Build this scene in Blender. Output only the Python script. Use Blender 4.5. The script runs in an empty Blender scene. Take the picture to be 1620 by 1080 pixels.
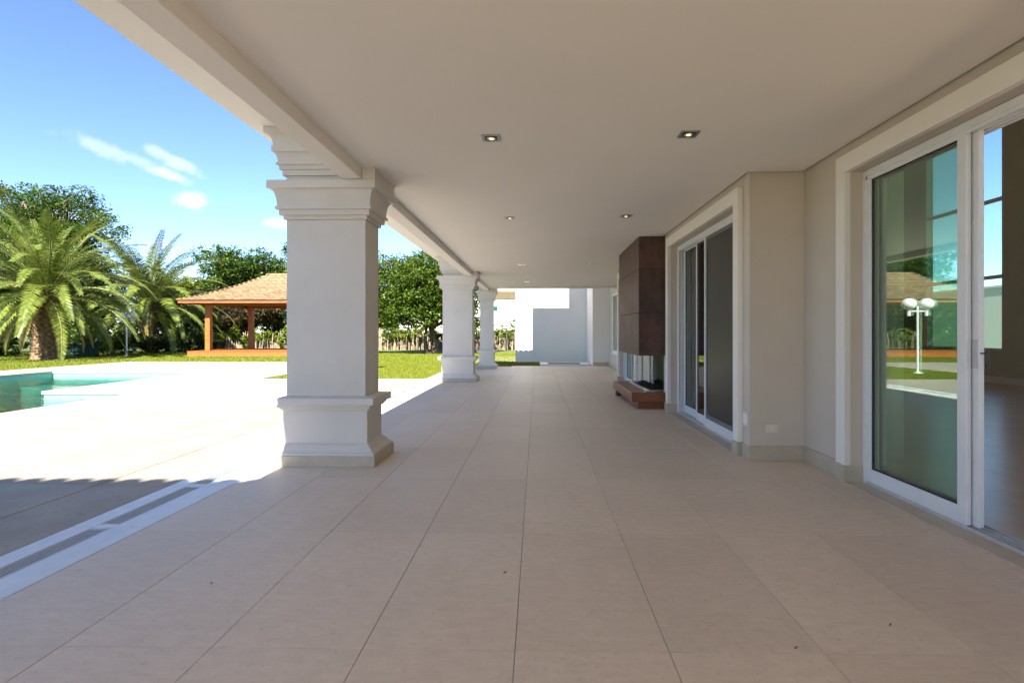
import bpy, math, random
import numpy as np
from mathutils import Vector, Matrix

S = bpy.context.scene
COL = S.collection
R = math.radians
random.seed(7)

# ------------------------------------------------------------------ camera
cam_d = bpy.data.cameras.new('camera')
cam = bpy.data.objects.new('camera', cam_d)
COL.objects.link(cam)
cam_d.sensor_width = 36.0
cam_d.lens = 833.0 / 1620.0 * 36.0
cam_d.shift_x = -26.0 / 1620.0
cam_d.shift_y = -14.5 / 1620.0
cam_d.clip_start = 0.05
cam_d.clip_end = 2000.0
cam.location = (0, 0, 1.245)
cam.rotation_euler = (R(90), 0, R(0.93))
S.camera = cam

# ------------------------------------------------------------------ light
SUN_EL, SUN_AZ = R(38.2), R(4.0)
world = bpy.data.worlds.new('World')
S.world = world
world.use_nodes = True
sun_d = bpy.data.lights.new('sun', 'SUN')
sun_d.energy = 4.5
sun_d.angle = R(0.5)
sun_d.color = (1.0, 0.955, 0.88)
sun = bpy.data.objects.new('sun', sun_d)
COL.objects.link(sun)
sun.location = (-1, -20, 30)
_d = Vector((math.sin(SUN_AZ) * math.cos(SUN_EL), math.cos(SUN_AZ) * math.cos(SUN_EL), -math.sin(SUN_EL)))
sun.rotation_euler = _d.to_track_quat('-Z', 'Y').to_euler()

S.render.engine = 'CYCLES'
S.view_settings.view_transform = 'Standard'
S.view_settings.look = 'None'
S.view_settings.gamma = 1.0
S.view_settings.exposure = 2.2
S.cycles.use_denoising = True
S.cycles.max_bounces = 10
S.cycles.diffuse_bounces = 6
S.cycles.glossy_bounces = 4
S.cycles.transmission_bounces = 8
S.cycles.transparent_max_bounces = 14
S.cycles.sample_clamp_indirect = 6.0
S.cycles.caustics_reflective = False
S.cycles.caustics_refractive = False


def build_world():
    nt = world.node_tree
    N, L = nt.nodes, nt.links
    N.clear()
    out = N.new('ShaderNodeOutputWorld')
    bg = N.new('ShaderNodeBackground')
    bg.inputs['Strength'].default_value = 0.08
    sky = N.new('ShaderNodeTexSky')
    sky.sky_type = 'NISHITA'
    sky.sun_disc = False
    sky.sun_elevation = SUN_EL
    sky.sun_rotation = math.pi + SUN_AZ
    sky.altitude = 1500
    sky.air_density = 0.75
    sky.dust_density = 0.1
    sky.ozone_density = 3.5
    tc = N.new('ShaderNodeTexCoord')
    noi = N.new('ShaderNodeTexNoise')
    noi.inputs['Scale'].default_value = 17.0
    noi.inputs['Detail'].default_value = 7.0
    noi.inputs['Roughness'].default_value = 0.62
    L.new(tc.outputs['Generated'], noi.inputs['Vector'])

    def math_n(op, a, b=None):
        m = N.new('ShaderNodeMath')
        m.operation = op
        for i, v in enumerate((a, b)):
            if v is None:
                continue
            if isinstance(v, (int, float)):
                m.inputs[i].default_value = v
            else:
                L.new(v, m.inputs[i])
        return m.outputs[0]
    wob = math_n('MULTIPLY', math_n('SUBTRACT', noi.outputs['Fac'], 0.5), 3.4)

    # small fair-weather clouds: azimuth (deg, left of north negative), elevation, half width, half height, tilt, opacity
    clouds = [(-39.0, 15.0, 3.6, .8, -14, .45), (-35.2, 13.8, 1.9, .55, -14, .75), (-33.6, 11.7, 1.9, 1.05, 5, 1.0),
              (-35.7, 7.6, 1.6, .75, 0, .75), (-31.3, 7.7, 2.0, .75, 8, .85), (-35, 15.2, 3.0, .7, -20, .6),
              (-26.0, 10.6, 1.9, .6, 5, .8), (-41.5, 9.6, 2.2, .5, 0, .4), (-70, 20, 9, 3, 10, .8), (-95, 14, 8, 2.5, 0, .9),
              (-120, 30, 9, 3, -10, .8), (60, 20, 8, 3, 0, .9), (95, 15, 9, 3, 8, .9), (130, 28, 8, 3, 0, .8),
              (20, 30, 6, 2, 0, .8), (-55, 35, 6, 1.5, 15, .6)]
    total = None
    for az, el, wx, wy, tilt, op in clouds:
        a, e = R(az), R(el)
        c = Vector((math.sin(a) * math.cos(e), math.cos(a) * math.cos(e), math.sin(e)))
        r = Vector((math.cos(a), -math.sin(a), 0))
        u = r.cross(c)
        t = R(tilt)
        r2 = r * math.cos(t) + u * math.sin(t)
        u2 = u * math.cos(t) - r * math.sin(t)
        sub = N.new('ShaderNodeVectorMath'); sub.operation = 'SUBTRACT'
        L.new(tc.outputs['Generated'], sub.inputs[0]); sub.inputs[1].default_value = c
        d1 = N.new('ShaderNodeVectorMath'); d1.operation = 'DOT_PRODUCT'
        L.new(sub.outputs[0], d1.inputs[0]); d1.inputs[1].default_value = r2 / R(wx)
        d2 = N.new('ShaderNodeVectorMath'); d2.operation = 'DOT_PRODUCT'
        L.new(sub.outputs[0], d2.inputs[0]); d2.inputs[1].default_value = u2 / R(wy)
        q = math_n('SQRT', math_n('ADD', math_n('MULTIPLY', d1.outputs['Value'], d1.outputs['Value']),
                                  math_n('MULTIPLY', d2.outputs['Value'], d2.outputs['Value'])))
        q = math_n('ADD', q, wob)
        mr = N.new('ShaderNodeMapRange')
        mr.interpolation_type = 'SMOOTHSTEP'
        L.new(q, mr.inputs['Value'])
        mr.inputs['From Min'].default_value = 1.0
        mr.inputs['From Max'].default_value = 0.1
        mr.inputs['To Min'].default_value = 0.0
        mr.inputs['To Max'].default_value = op * .8
        total = mr.outputs[0] if total is None else math_n('MAXIMUM', total, mr.outputs[0])
    mix = N.new('ShaderNodeMix')
    mix.data_type = 'RGBA'
    L.new(total, mix.inputs['Factor'])
    L.new(sky.outputs['Color'], mix.inputs['A'])
    mix.inputs['B'].default_value = (3.6, 3.8, 4.1, 1)
    L.new(mix.outputs['Result'], bg.inputs['Color'])
    L.new(bg.outputs[0], out.inputs['Surface'])


build_world()

# ------------------------------------------------------------------ materials
MATS = {}


def _nodes(name):
    m = bpy.data.materials.new(name)
    m.use_nodes = True
    nt = m.node_tree
    nt.nodes.clear()
    out = nt.nodes.new('ShaderNodeOutputMaterial')
    return m, nt, out


def mat(name, c1, c2=None, rough=0.6, scale=3.0, stretch=(1, 1, 1), detail=6, bump=0.0, bump_scale=60.0, metal=0.0,
        obj_var=0.0, spec=0.5, speck=None, lo=0.35, hi=0.65, coat=0.0, rough_var=0.0, fossil=False):
    m, nt, out = _nodes(name)
    N, L = nt.nodes, nt.links
    p = N.new('ShaderNodeBsdfPrincipled')
    p.inputs['Roughness'].default_value = rough
    p.inputs['Metallic'].default_value = metal
    p.inputs['Specular IOR Level'].default_value = spec
    p.inputs['Coat Weight'].default_value = coat
    L.new(p.outputs[0], out.inputs['Surface'])
    c2 = c2 or tuple(v * 0.9 for v in c1)
    geo = N.new('ShaderNodeNewGeometry')
    mp = N.new('ShaderNodeMapping')
    mp.inputs['Scale'].default_value = stretch
    L.new(geo.outputs['Position'], mp.inputs['Vector'])
    n = N.new('ShaderNodeTexNoise')
    n.inputs['Scale'].default_value = scale
    n.inputs['Detail'].default_value = detail
    n.inputs['Roughness'].default_value = 0.6
    L.new(mp.outputs[0], n.inputs['Vector'])
    ramp = N.new('ShaderNodeValToRGB')
    ramp.color_ramp.elements[0].position = lo
    ramp.color_ramp.elements[1].position = hi
    ramp.color_ramp.elements[0].color = (*c2, 1)
    ramp.color_ramp.elements[1].color = (*c1, 1)
    L.new(n.outputs['Fac'], ramp.inputs['Fac'])
    colr = ramp.outputs['Color']
    if speck:
        sc, amt, sco = speck
        n2 = N.new('ShaderNodeTexNoise')
        n2.inputs['Scale'].default_value = sc
        n2.inputs['Detail'].default_value = 3
        L.new(geo.outputs['Position'], n2.inputs['Vector'])
        r2 = N.new('ShaderNodeValToRGB')
        r2.color_ramp.elements[0].position = 0.28
        r2.color_ramp.elements[1].position = 0.40
        r2.color_ramp.elements[0].color = (amt, amt, amt, 1)
        r2.color_ramp.elements[1].color = (0, 0, 0, 1)
        L.new(n2.outputs['Fac'], r2.inputs['Fac'])
        mx = N.new('ShaderNodeMix'); mx.data_type = 'RGBA'
        L.new(r2.outputs['Color'], mx.inputs['Factor'])
        L.new(colr, mx.inputs['A'])
        mx.inputs['B'].default_value = (*sco, 1)
        colr = mx.outputs['Result']
    if fossil:
        # darker shell flecks and pores, stretched along the bed of the stone
        mp2 = N.new('ShaderNodeMapping')
        mp2.inputs['Scale'].default_value = (1.0, 2.6, 1.0)
        L.new(geo.outputs['Position'], mp2.inputs['Vector'])
        vo = N.new('ShaderNodeTexNoise')
        vo.inputs['Scale'].default_value = 9.0
        vo.inputs['Detail'].default_value = 10
        vo.inputs['Roughness'].default_value = .82
        L.new(mp2.outputs[0], vo.inputs['Vector'])
        r3 = N.new('ShaderNodeValToRGB')
        r3.color_ramp.elements[0].position = .30
        r3.color_ramp.elements[1].position = .62
        r3.color_ramp.elements[0].color = (.86, .84, .82, 1)
        r3.color_ramp.elements[1].color = (1.03, 1.03, 1.02, 1)
        L.new(vo.outputs['Fac'], r3.inputs['Fac'])
        m3 = N.new('ShaderNodeMix'); m3.data_type = 'RGBA'; m3.blend_type = 'MULTIPLY'
        m3.inputs['Factor'].default_value = 1.0
        L.new(colr, m3.inputs['A']); L.new(r3.outputs['Color'], m3.inputs['B'])
        colr = m3.outputs['Result']
    if obj_var:
        oi = N.new('ShaderNodeObjectInfo')
        mr = N.new('ShaderNodeMapRange')
        mr.inputs['To Min'].default_value = 1 - obj_var
        mr.inputs['To Max'].default_value = 1 + obj_var
        L.new(oi.outputs['Random'], mr.inputs['Value'])
        vm = N.new('ShaderNodeVectorMath'); vm.operation = 'SCALE'
        L.new(colr, vm.inputs[0])
        L.new(mr.outputs[0], vm.inputs['Scale'])
        colr = vm.outputs[0]
    L.new(colr, p.inputs['Base Color'])
    if rough_var:
        mr = N.new('ShaderNodeMapRange')
        mr.inputs['From Min'].default_value = .3
        mr.inputs['From Max'].default_value = .7
        mr.inputs['To Min'].default_value = max(.02, rough - rough_var)
        mr.inputs['To Max'].default_value = min(1, rough + rough_var)
        L.new(n.outputs['Fac'], mr.inputs['Value'])
        L.new(mr.outputs[0], p.inputs['Roughness'])
    if bump:
        n3 = N.new('ShaderNodeTexNoise')
        n3.inputs['Scale'].default_value = bump_scale
        n3.inputs['Detail'].default_value = 4
        L.new(mp.outputs[0], n3.inputs['Vector'])
        b = N.new('ShaderNodeBump')
        b.inputs['Strength'].default_value = bump
        b.inputs['Distance'].default_value = 0.01
        L.new(n3.outputs['Fac'], b.inputs['Height'])
        L.new(b.outputs[0], p.inputs['Normal'])
    MATS[name] = m
    return m


def leaf_mat(name, cols, trans=0.35, scale=0.9, rough=0.5):
    m, nt, out = _nodes(name)
    N, L = nt.nodes, nt.links
    geo = N.new('ShaderNodeNewGeometry')
    n = N.new('ShaderNodeTexNoise')
    n.inputs['Scale'].default_value = scale
    n.inputs['Detail'].default_value = 9
    n.inputs['Roughness'].default_value = 0.75
    L.new(geo.outputs['Position'], n.inputs['Vector'])
    ri = N.new('ShaderNodeMath'); ri.operation = 'MULTIPLY_ADD'
    L.new(geo.outputs['Random Per Island'], ri.inputs[0])
    ri.inputs[1].default_value = 0.35
    L.new(n.outputs['Fac'], ri.inputs[2])
    ramp = N.new('ShaderNodeValToRGB')
    els = ramp.color_ramp.elements
    els[0].position = 0.42; els[0].color = (*cols[0], 1)
    els[1].position = 0.95; els[1].color = (*cols[-1], 1)
    for i, c in enumerate(cols[1:-1]):
        e = els.new(0.42 + (i + 1) * 0.53 / (len(cols) - 1)); e.color = (*c, 1)
    L.new(ri.outputs[0], ramp.inputs['Fac'])
    p = N.new('ShaderNodeBsdfPrincipled')
    p.inputs['Roughness'].default_value = rough
    p.inputs['Specular IOR Level'].default_value = 0.35
    L.new(ramp.outputs['Color'], p.inputs['Base Color'])
    tr = N.new('ShaderNodeBsdfTranslucent')
    L.new(ramp.outputs['Color'], tr.inputs['Color'])
    mx = N.new('ShaderNodeMixShader')
    mx.inputs[0].default_value = trans
    L.new(p.outputs[0], mx.inputs[1]); L.new(tr.outputs[0], mx.inputs[2])
    L.new(mx.outputs[0], out.inputs['Surface'])
    MATS[name] = m
    return m


def glass_mat(name, tint, f0=0.06, rough=0.0, wave=0.0, wave_scale=1.5, absorb=None, power=4.0):
    m, nt, out = _nodes(name)
    N, L = nt.nodes, nt.links
    lw = N.new('ShaderNodeLayerWeight'); lw.inputs['Blend'].default_value = 0.5
    pw = N.new('ShaderNodeMath'); pw.operation = 'POWER'; pw.inputs[1].default_value = power
    L.new(lw.outputs['Facing'], pw.inputs[0])
    ma = N.new('ShaderNodeMath'); ma.operation = 'MULTIPLY_ADD'
    L.new(pw.outputs[0], ma.inputs[0]); ma.inputs[1].default_value = 1 - f0; ma.inputs[2].default_value = f0
    tr = N.new('ShaderNodeBsdfTransparent'); tr.inputs['Color'].default_value = (*tint, 1)
    gl = N.new('ShaderNodeBsdfGlossy'); gl.inputs['Roughness'].default_value = rough
    gl.inputs['Color'].default_value = (1, 1, 1, 1)
    mx = N.new('ShaderNodeMixShader')
    L.new(ma.outputs[0], mx.inputs[0]); L.new(tr.outputs[0], mx.inputs[1]); L.new(gl.outputs[0], mx.inputs[2])
    L.new(mx.outputs[0], out.inputs['Surface'])
    if wave:
        geo = N.new('ShaderNodeNewGeometry')
        mp = N.new('ShaderNodeMapping'); mp.inputs['Scale'].default_value = (1.0, 1.7, 1)
        L.new(geo.outputs['Position'], mp.inputs['Vector'])
        n = N.new('ShaderNodeTexNoise'); n.inputs['Scale'].default_value = wave_scale; n.inputs['Detail'].default_value = 3
        L.new(mp.outputs[0], n.inputs['Vector'])
        b = N.new('ShaderNodeBump'); b.inputs['Strength'].default_value = 1.0; b.inputs['Distance'].default_value = wave
        L.new(n.outputs['Fac'], b.inputs['Height'])
        L.new(b.outputs[0], gl.inputs['Normal']); L.new(b.outputs[0], lw.inputs['Normal'])
    if absorb:
        va = N.new('ShaderNodeVolumeAbsorption')
        va.inputs['Color'].default_value = (*absorb[0], 1); va.inputs['Density'].default_value = absorb[1]
        L.new(va.outputs[0], out.inputs['Volume'])
    MATS[name] = m
    return m


def emit_mat(name, col, strength):
    m, nt, out = _nodes(name)
    e = nt.nodes.new('ShaderNodeEmission')
    e.inputs['Color'].default_value = (*col, 1); e.inputs['Strength'].default_value = strength
    nt.links.new(e.outputs[0], out.inputs['Surface'])
    MATS[name] = m
    return m


mat('limestone', (.74, .635, .52), (.69, .585, .475), rough=.56, scale=1.3, speck=(34, .26, (.40, .31, .23)), obj_var=.045,
    bump=.08, bump_scale=150, rough_var=.05, spec=.42, fossil=True)
mat('limestone_grout', (.17, .14, .11), rough=.9)
mat('deck_stone', (.37, .315, .25), (.285, .235, .185), rough=.75, scale=1.6, detail=12, lo=.28, hi=.62, speck=(26, .7, (.24, .185, .14)), obj_var=.07,
    bump=.5, bump_scale=40)
mat('deck_grout', (.10, .08, .065), rough=.95)
mat('granite', (.74, .76, .78), (.67, .69, .71), rough=.4, scale=9, speck=(120, .3, (.5, .52, .54)), obj_var=.03, bump=.03)
mat('grate_steel', (.50, .51, .51), rough=.5)
mat('drain_dark', (.03, .03, .03), rough=.9)
mat('plaster', (.62, .555, .475), (.59, .525, .447), rough=.85, scale=2.0, bump=.12, bump_scale=140)
mat('column_paint', (.69, .65, .60), (.65, .61, .56), rough=.8, scale=2.5, bump=.14, bump_scale=110)
mat('ceiling_paint', (.85, .805, .74), (.83, .785, .72), rough=.9, scale=1.2, bump=.03, bump_scale=120)
mat('trim_paint', (.84, .80, .745), (.82, .78, .725), rough=.7, scale=2.5, bump=.05, bump_scale=120)
mat('white_wall', (.80, .765, .71), (.77, .735, .68), rough=.85, scale=1.1, bump=.12, bump_scale=90)
mat('base_stone', (.53, .465, .365), (.46, .40, .31), rough=.5, scale=5, speck=(70, .3, (.34, .29, .23)), obj_var=.04)
mat('aluminium', (.78, .80, .82), (.74, .76, .78), rough=.3, scale=8, metal=.0, spec=.6)
mat('track_metal', (.60, .61, .61), (.52, .53, .53), rough=.4, scale=12, metal=.2)
mat('grey_frame', (.16, .165, .17), rough=.5)
mat('seal_rubber', (.03, .03, .03), rough=.7)
mat('hood_panel', (.125, .062, .043), (.040, .021, .016), rough=.6, scale=4.5, stretch=(1, 1, .7), detail=12, obj_var=.12, bump=.25,
    bump_scale=22, lo=.36, hi=.66, rough_var=.15)
mat('hood_core', (.02, .012, .01), rough=.8)
mat('hearth_wood', (.26, .085, .028), (.17, .052, .018), rough=.35, scale=6, stretch=(5, .3, 5), detail=6, obj_var=.06,
    bump=.05, bump_scale=24)
mat('steel', (.55, .56, .56), (.48, .49, .49), rough=.28, metal=.85, scale=10)
mat('soot', (.022, .020, .018), rough=.7)
mat('firebrick', (.66, .60, .46), (.56, .50, .37), rough=.8, obj_var=.08)
mat('pavilion_wood', (.36, .110, .012), (.25, .072, .009), rough=.5, scale=4, stretch=(1, 1, 4), obj_var=.12, bump=.1)
mat('pavilion_beam', (.26, .082, .014), (.17, .052, .010), rough=.55, scale=4, stretch=(.5, 1, 3), obj_var=.1)
mat('shingle', (.23, .155, .078), (.155, .10, .052), rough=.85, scale=5, obj_var=.22, bump=.3, bump_scale=40)
mat('lawn_soil', (.115, .15, .014), (.09, .125, .012), rough=.95, scale=.6, bump=.4, bump_scale=30, lo=.3, hi=.75)
mat('ground_grass', (.10, .16, .025), (.065, .11, .02), rough=.95, scale=.3)
mat('dry_soil', (.36, .26, .13), (.27, .25, .08), rough=.95, scale=1.5)
mat('pool_tile', (.24, .46, .41), (.19, .40, .36), rough=.3, scale=9, obj_var=.03)
glass_mat('pool_water', (.80, .98, .95), f0=.03, rough=.015, wave=.05, wave_scale=2.6, absorb=((.02, .64, .60), .55), power=5.0)
glass_mat('door_glass', (.74, .86, .77), f0=.085, power=3.0)
glass_mat('shade_tint_glass', (.30, .34, .31), f0=.06, power=4.0)  # tint darkened to stand in for the hood's reflection and a dim room
glass_mat('clear_glass', (.86, .93, .90), f0=.05)
glass_mat('insect_screen', (.28, .27, .24), f0=.02, rough=.35, power=5.0)
mat('lamp_white', (.80, .80, .80), rough=.45)
mat('globe', (.88, .88, .86), rough=.25, coat=.3)
emit_mat('bulb', (1.0, .82, .42), .35)
mat('lamp_black', (.035, .033, .03), rough=.4)
mat('nickel', (.55, .54, .50), rough=.3, metal=.9)
mat('socket_plastic', (.72, .67, .57), rough=.4)
mat('bark', (.16, .11, .075), (.085, .06, .042), rough=.95, scale=9, stretch=(1, 1, .3), bump=.6, bump_scale=25)
mat('palm_bark', (.24, .155, .09), (.085, .05, .03), rough=.95, scale=7, bump=.6, bump_scale=20)
mat('palm_stub', (.36, .25, .14), (.12, .075, .04), rough=.9, scale=12)
leaf_mat('leaf_palm', [(.062, .10, .014), (.14, .18, .028), (.28, .29, .06)], trans=.2, scale=1.6, rough=.42)
leaf_mat('leaf_palm_old', [(0.080, 0.133, 0.024), (0.136, 0.200, 0.038), (0.216, 0.264, 0.069)], trans=.3, scale=.8, rough=.38)
leaf_mat('leaf_palm_dry', [(0.291, 0.238, 0.062), (0.370, 0.299, 0.088), (0.317, 0.194, 0.062)], trans=.3)
mat('palm_rachis', (.14, .15, .04), (.10, .12, .03), rough=.5)
leaf_mat('leaf_dark', [(0.018, 0.040, 0.010), (0.035, 0.069, 0.014), (0.069, 0.104, 0.022)], trans=.3)
leaf_mat('leaf_mid', [(0.035, 0.077, 0.010), (0.069, 0.128, 0.016), (0.136, 0.195, 0.032)], trans=.35)
leaf_mat('leaf_lawn_tree', [(0.040, 0.080, 0.008), (0.080, 0.136, 0.013), (0.160, 0.208, 0.029)], trans=.35)
leaf_mat('leaf_bright', [(0.096, 0.152, 0.010), (0.160, 0.216, 0.014), (0.256, 0.288, 0.032)], trans=.4)
leaf_mat('leaf_russet', [(0.088, 0.072, 0.029), (0.152, 0.109, 0.045), (0.216, 0.160, 0.080)], trans=.35)
leaf_mat('leaf_olive', [(0.059, 0.083, 0.022), (0.096, 0.123, 0.035), (0.160, 0.184, 0.069)], trans=.35)
leaf_mat('grass_blade', [(.135, .172, .010), (.185, .215, .013), (.25, .265, .028)], trans=.35, scale=2.5, rough=.6)
mat('cane', (.34, .275, .18), (.22, .17, .11), rough=.7, scale=3, stretch=(6, 6, .6))
mat('mesh_green', (.012, .05, .032), rough=.8)
mat('coping', (.30, .33, .29), (.26, .29, .255), rough=.6, scale=6)
mat('dark_metal', (.04, .04, .045), rough=.5)
mat('neighbour_tan', (.50, .43, .28), rough=.85)
mat('teal_pane', (.008, .09, .08), rough=.2)
mat('roof_clay', (.42, .19, .11), (.33, .14, .08), rough=.85, scale=6)
mat('interior_floor', (.62, .51, .37), (.57, .46, .33), rough=.24, scale=1.5, obj_var=.03, spec=.6)
mat('interior_wall', (.60, .565, .45), (.58, .545, .43), rough=.85)


# ------------------------------------------------------------------ mesh helpers
class MB:
    def __init__(s):
        s.v = []; s.f = []

    def add(s, v, f):
        o = len(s.v)
        s.v += [tuple(p) for p in v]
        s.f += [tuple(i + o for i in q) for q in f]
        return s

    def box(s, x0, x1, y0, y1, z0, z1):
        v = [(x0, y0, z0), (x1, y0, z0), (x1, y1, z0), (x0, y1, z0), (x0, y0, z1), (x1, y0, z1), (x1, y1, z1), (x0, y1, z1)]
        f = [(0, 3, 2, 1), (4, 5, 6, 7), (0, 1, 5, 4), (1, 2, 6, 5), (2, 3, 7, 6), (3, 0, 4, 7)]
        return s.add(v, f)

    def rings(s, cx, cy, hx, hy, prof, cap=True):
        v = []; f = []
        for z, o in prof:
            v += [(cx - hx - o, cy - hy - o, z), (cx + hx + o, cy - hy - o, z), (cx + hx + o, cy + hy + o, z), (cx - hx - o, cy + hy + o, z)]
        n = len(prof)
        for i in range(n - 1):
            for k in range(4):
                a, b = i * 4 + k, i * 4 + (k + 1) % 4
                f.append((a, b, b + 4, a + 4))
        if cap:
            f.append((3, 2, 1, 0)); f.append(tuple(range((n - 1) * 4, n * 4)))
        return s.add(v, f)

    def tube(s, pts, rad, seg=8, cap=True):
        pts = [Vector(p) for p in pts]
        if not isinstance(rad, (list, tuple)):
            rad = [rad] * len(pts)
        v = []; f = []
        up = Vector((0, 0, 1))
        for i, p in enumerate(pts):
            t = (pts[min(i + 1, len(pts) - 1)] - pts[max(i - 1, 0)]).normalized()
            a = t.cross(up)
            if a.length < .05:
                a = t.cross(Vector((1, 0, 0)))
            a.normalize(); b = t.cross(a).normalized()
            for k in range(seg):
                q = 2 * math.pi * k / seg
                v.append(p + (a * math.cos(q) + b * math.sin(q)) * rad[i])
        for i in range(len(pts) - 1):
            for k in range(seg):
                k2 = (k + 1) % seg
                f.append((i * seg + k, i * seg + k2, (i + 1) * seg + k2, (i + 1) * seg + k))
        if cap:
            f.append(tuple(range(seg))[::-1]); f.append(tuple((len(pts) - 1) * seg + k for k in range(seg)))
        return s.add(v, f)

    def lathe(s, prof, c=(0, 0, 0), seg=20):
        v = []; f = []
        for r, z in prof:
            for k in range(seg):
                q = 2 * math.pi * k / seg
                v.append((c[0] + r * math.cos(q), c[1] + r * math.sin(q), c[2] + z))
        for i in range(len(prof) - 1):
            for k in range(seg):
                k2 = (k + 1) % seg
                f.append((i * seg + k, i * seg + k2, (i + 1) * seg + k2, (i + 1) * seg + k))
        f.append(tuple(range(seg))[::-1]); f.append(tuple((len(prof) - 1) * seg + k for k in range(seg)))
        return s.add(v, f)

    def mesh(s, name, m, smooth=False):
        me = bpy.data.meshes.new(name)
        me.from_pydata(s.v, [], s.f)
        me.materials.append(MATS[m])
        if smooth:
            me.polygons.foreach_set('use_smooth', [True] * len(me.polygons))
        me.update()
        return me

    def build(s, name, m, parent=None, smooth=False, bevel=0.0, seg=2):
        o = bpy.data.objects.new(name, s.mesh(name, m, smooth))
        COL.objects.link(o)
        if parent is not None:
            o.parent = parent
            o.matrix_parent_inverse = Matrix.Translation(-Vector(parent_loc(parent)))
        if bevel:
            md = o.modifiers.new('bevel', 'BEVEL')
            md.width = bevel; md.segments = seg; md.limit_method = 'ANGLE'; md.angle_limit = R(40)
        return o


def parent_loc(p):
    """where a parent's own origin sits: parts are built in world coordinates and sit at identity"""
    return Vector(p.location) if p.type == 'EMPTY' else Vector((0, 0, 0))


def tag(o, label=None, cat=None, group=None, kind=None):
    if label: o['label'] = label
    if cat: o['category'] = cat
    if group: o['group'] = group
    if kind: o['kind'] = kind
    return o


def thing(name, loc, label, cat, group=None):
    o = bpy.data.objects.new(name, None)
    o.empty_display_size = .2
    COL.objects.link(o)
    o.location = loc
    return tag(o, label, cat, group)


def inst(name, me, parent, loc=(0, 0, 0), rot=(0, 0, 0), scale=(1, 1, 1)):
    """an object that shares a mesh; loc is in the parent's own space"""
    o = bpy.data.objects.new(name, me)
    COL.objects.link(o)
    if parent is not None:
        o.parent = parent
    o.location = loc; o.rotation_euler = rot; o.scale = scale
    return o


def fast_mesh(name, verts, faces4, m):
    """quads from numpy arrays"""
    verts = np.asarray(verts, dtype=np.float32); faces4 = np.asarray(faces4, dtype=np.int32)
    me = bpy.data.meshes.new(name)
    me.vertices.add(len(verts)); me.vertices.foreach_set('co', verts.ravel())
    k = faces4.shape[1]
    me.loops.add(faces4.size); me.loops.foreach_set('vertex_index', faces4.ravel())
    me.polygons.add(len(faces4))
    me.polygons.foreach_set('loop_start', np.arange(0, faces4.size, k, dtype=np.int32))
    me.polygons.foreach_set('loop_total', np.full(len(faces4), k, dtype=np.int32))
    me.materials.append(MATS[m])
    me.update(calc_edges=True)
    return me


# ------------------------------------------------------------------ ground
PX0, PX1, PX2 = -15.5, -10.5, -8.28      # pool outline
PY0, PY1, PY2 = 1.5, 11.05, 16.6
g = MB()
def sheet(mb, x0, x1, y0, y1, z):
    mb.add([(x0, y0, z), (x1, y0, z), (x1, y1, z), (x0, y1, z)], [(0, 1, 2, 3)])
for a in ((-400, PX0, -400, 600), (PX2, 400, -400, 600), (PX0, PX2, -400, PY0), (PX0, PX2, PY2, 600), (PX1, PX2, PY1, PY2)):
    sheet(g, *a, -.075)
tag(g.build('ground', 'ground_grass'), kind='structure')

lawn = MB()
LAWN = [(-60, 9, 22.12, 46, 1), (-7.41, -3.0, 14.15, 22.12, 1), (-60, -17.42, 2, 22.12, 1), (-3.0, -.9, 18.9, 22.12, 1), (-.9, .1, 19.55, 21.85, 1)]
for x0, x1, y0, y1, _ in LAWN:
    nx, ny = max(2, int((x1 - x0) / .8)), max(2, int((y1 - y0) / .8))
    xs, ys = np.linspace(x0, x1, nx), np.linspace(y0, y1, ny)
    vv = []; ff = []
    for j, y in enumerate(ys):
        for i, x in enumerate(xs):
            edge = i in (0, nx - 1) or j in (0, ny - 1)
            vv.append((x, y, -.03 + (0 if edge else .02 * math.sin(x * .7 + y * .3) * math.cos(y * .5))))
    for j in range(ny - 1):
        for i in range(nx - 1):
            q = j * nx + i
            ff.append((q, q + 1, q + nx + 1, q + nx))
    lawn.add(vv, ff)
lawn_o = tag(lawn.build('lawn', 'lawn_soil', smooth=True), kind='structure')

def grass_field(rects, seed):
    rng = np.random.default_rng(seed)
    V = []; n_tot = 0
    for x0, x1, y0, y1, n, h in rects:
        bx = rng.uniform(x0, x1, n); by = rng.uniform(y0, y1, n)
        a = rng.uniform(0, np.pi, n); hh = h * rng.uniform(.6, 1.3, n); w = .012 + .010 * (by / 25)
        lean = rng.normal(0, .45, (n, 2)) * hh[:, None]
        dx, dy = np.cos(a) * w, np.sin(a) * w
        z0 = np.full(n, -.035)
        v = np.stack([np.stack([bx - dx, by - dy, z0], 1), np.stack([bx + dx, by + dy, z0], 1),
                      np.stack([bx + lean[:, 0], by + lean[:, 1], z0 + hh + .01], 1)], 1)
        V.append(v.reshape(-1, 3)); n_tot += n
    V = np.concatenate(V)
    return fast_mesh('grass', V, np.arange(len(V)).reshape(-1, 3), 'grass_blade')
gm = grass_field([(-7.39, -3.02, 14.2, 22.1, 60000, .045), (-22, 0, 22.15, 31, 70000, .06), (-24, -17.45, 14, 22.1, 30000, .05),
                  (-2.95, -.92, 18.95, 22.1, 5000, .05), (-.9, .08, 19.6, 21.8, 3000, .05), (-34, -22, 20, 31, 25000, .07)], 3)
tag(inst('grass', gm, None), 'short bright green grass of the mown lawn', 'grass', kind='stuff')

pl = MB().box(-3.0, -.9, 22.14, 27.6, -.06, .0)
tag(pl.build('garden_path', 'deck_stone'), kind='structure')

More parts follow.
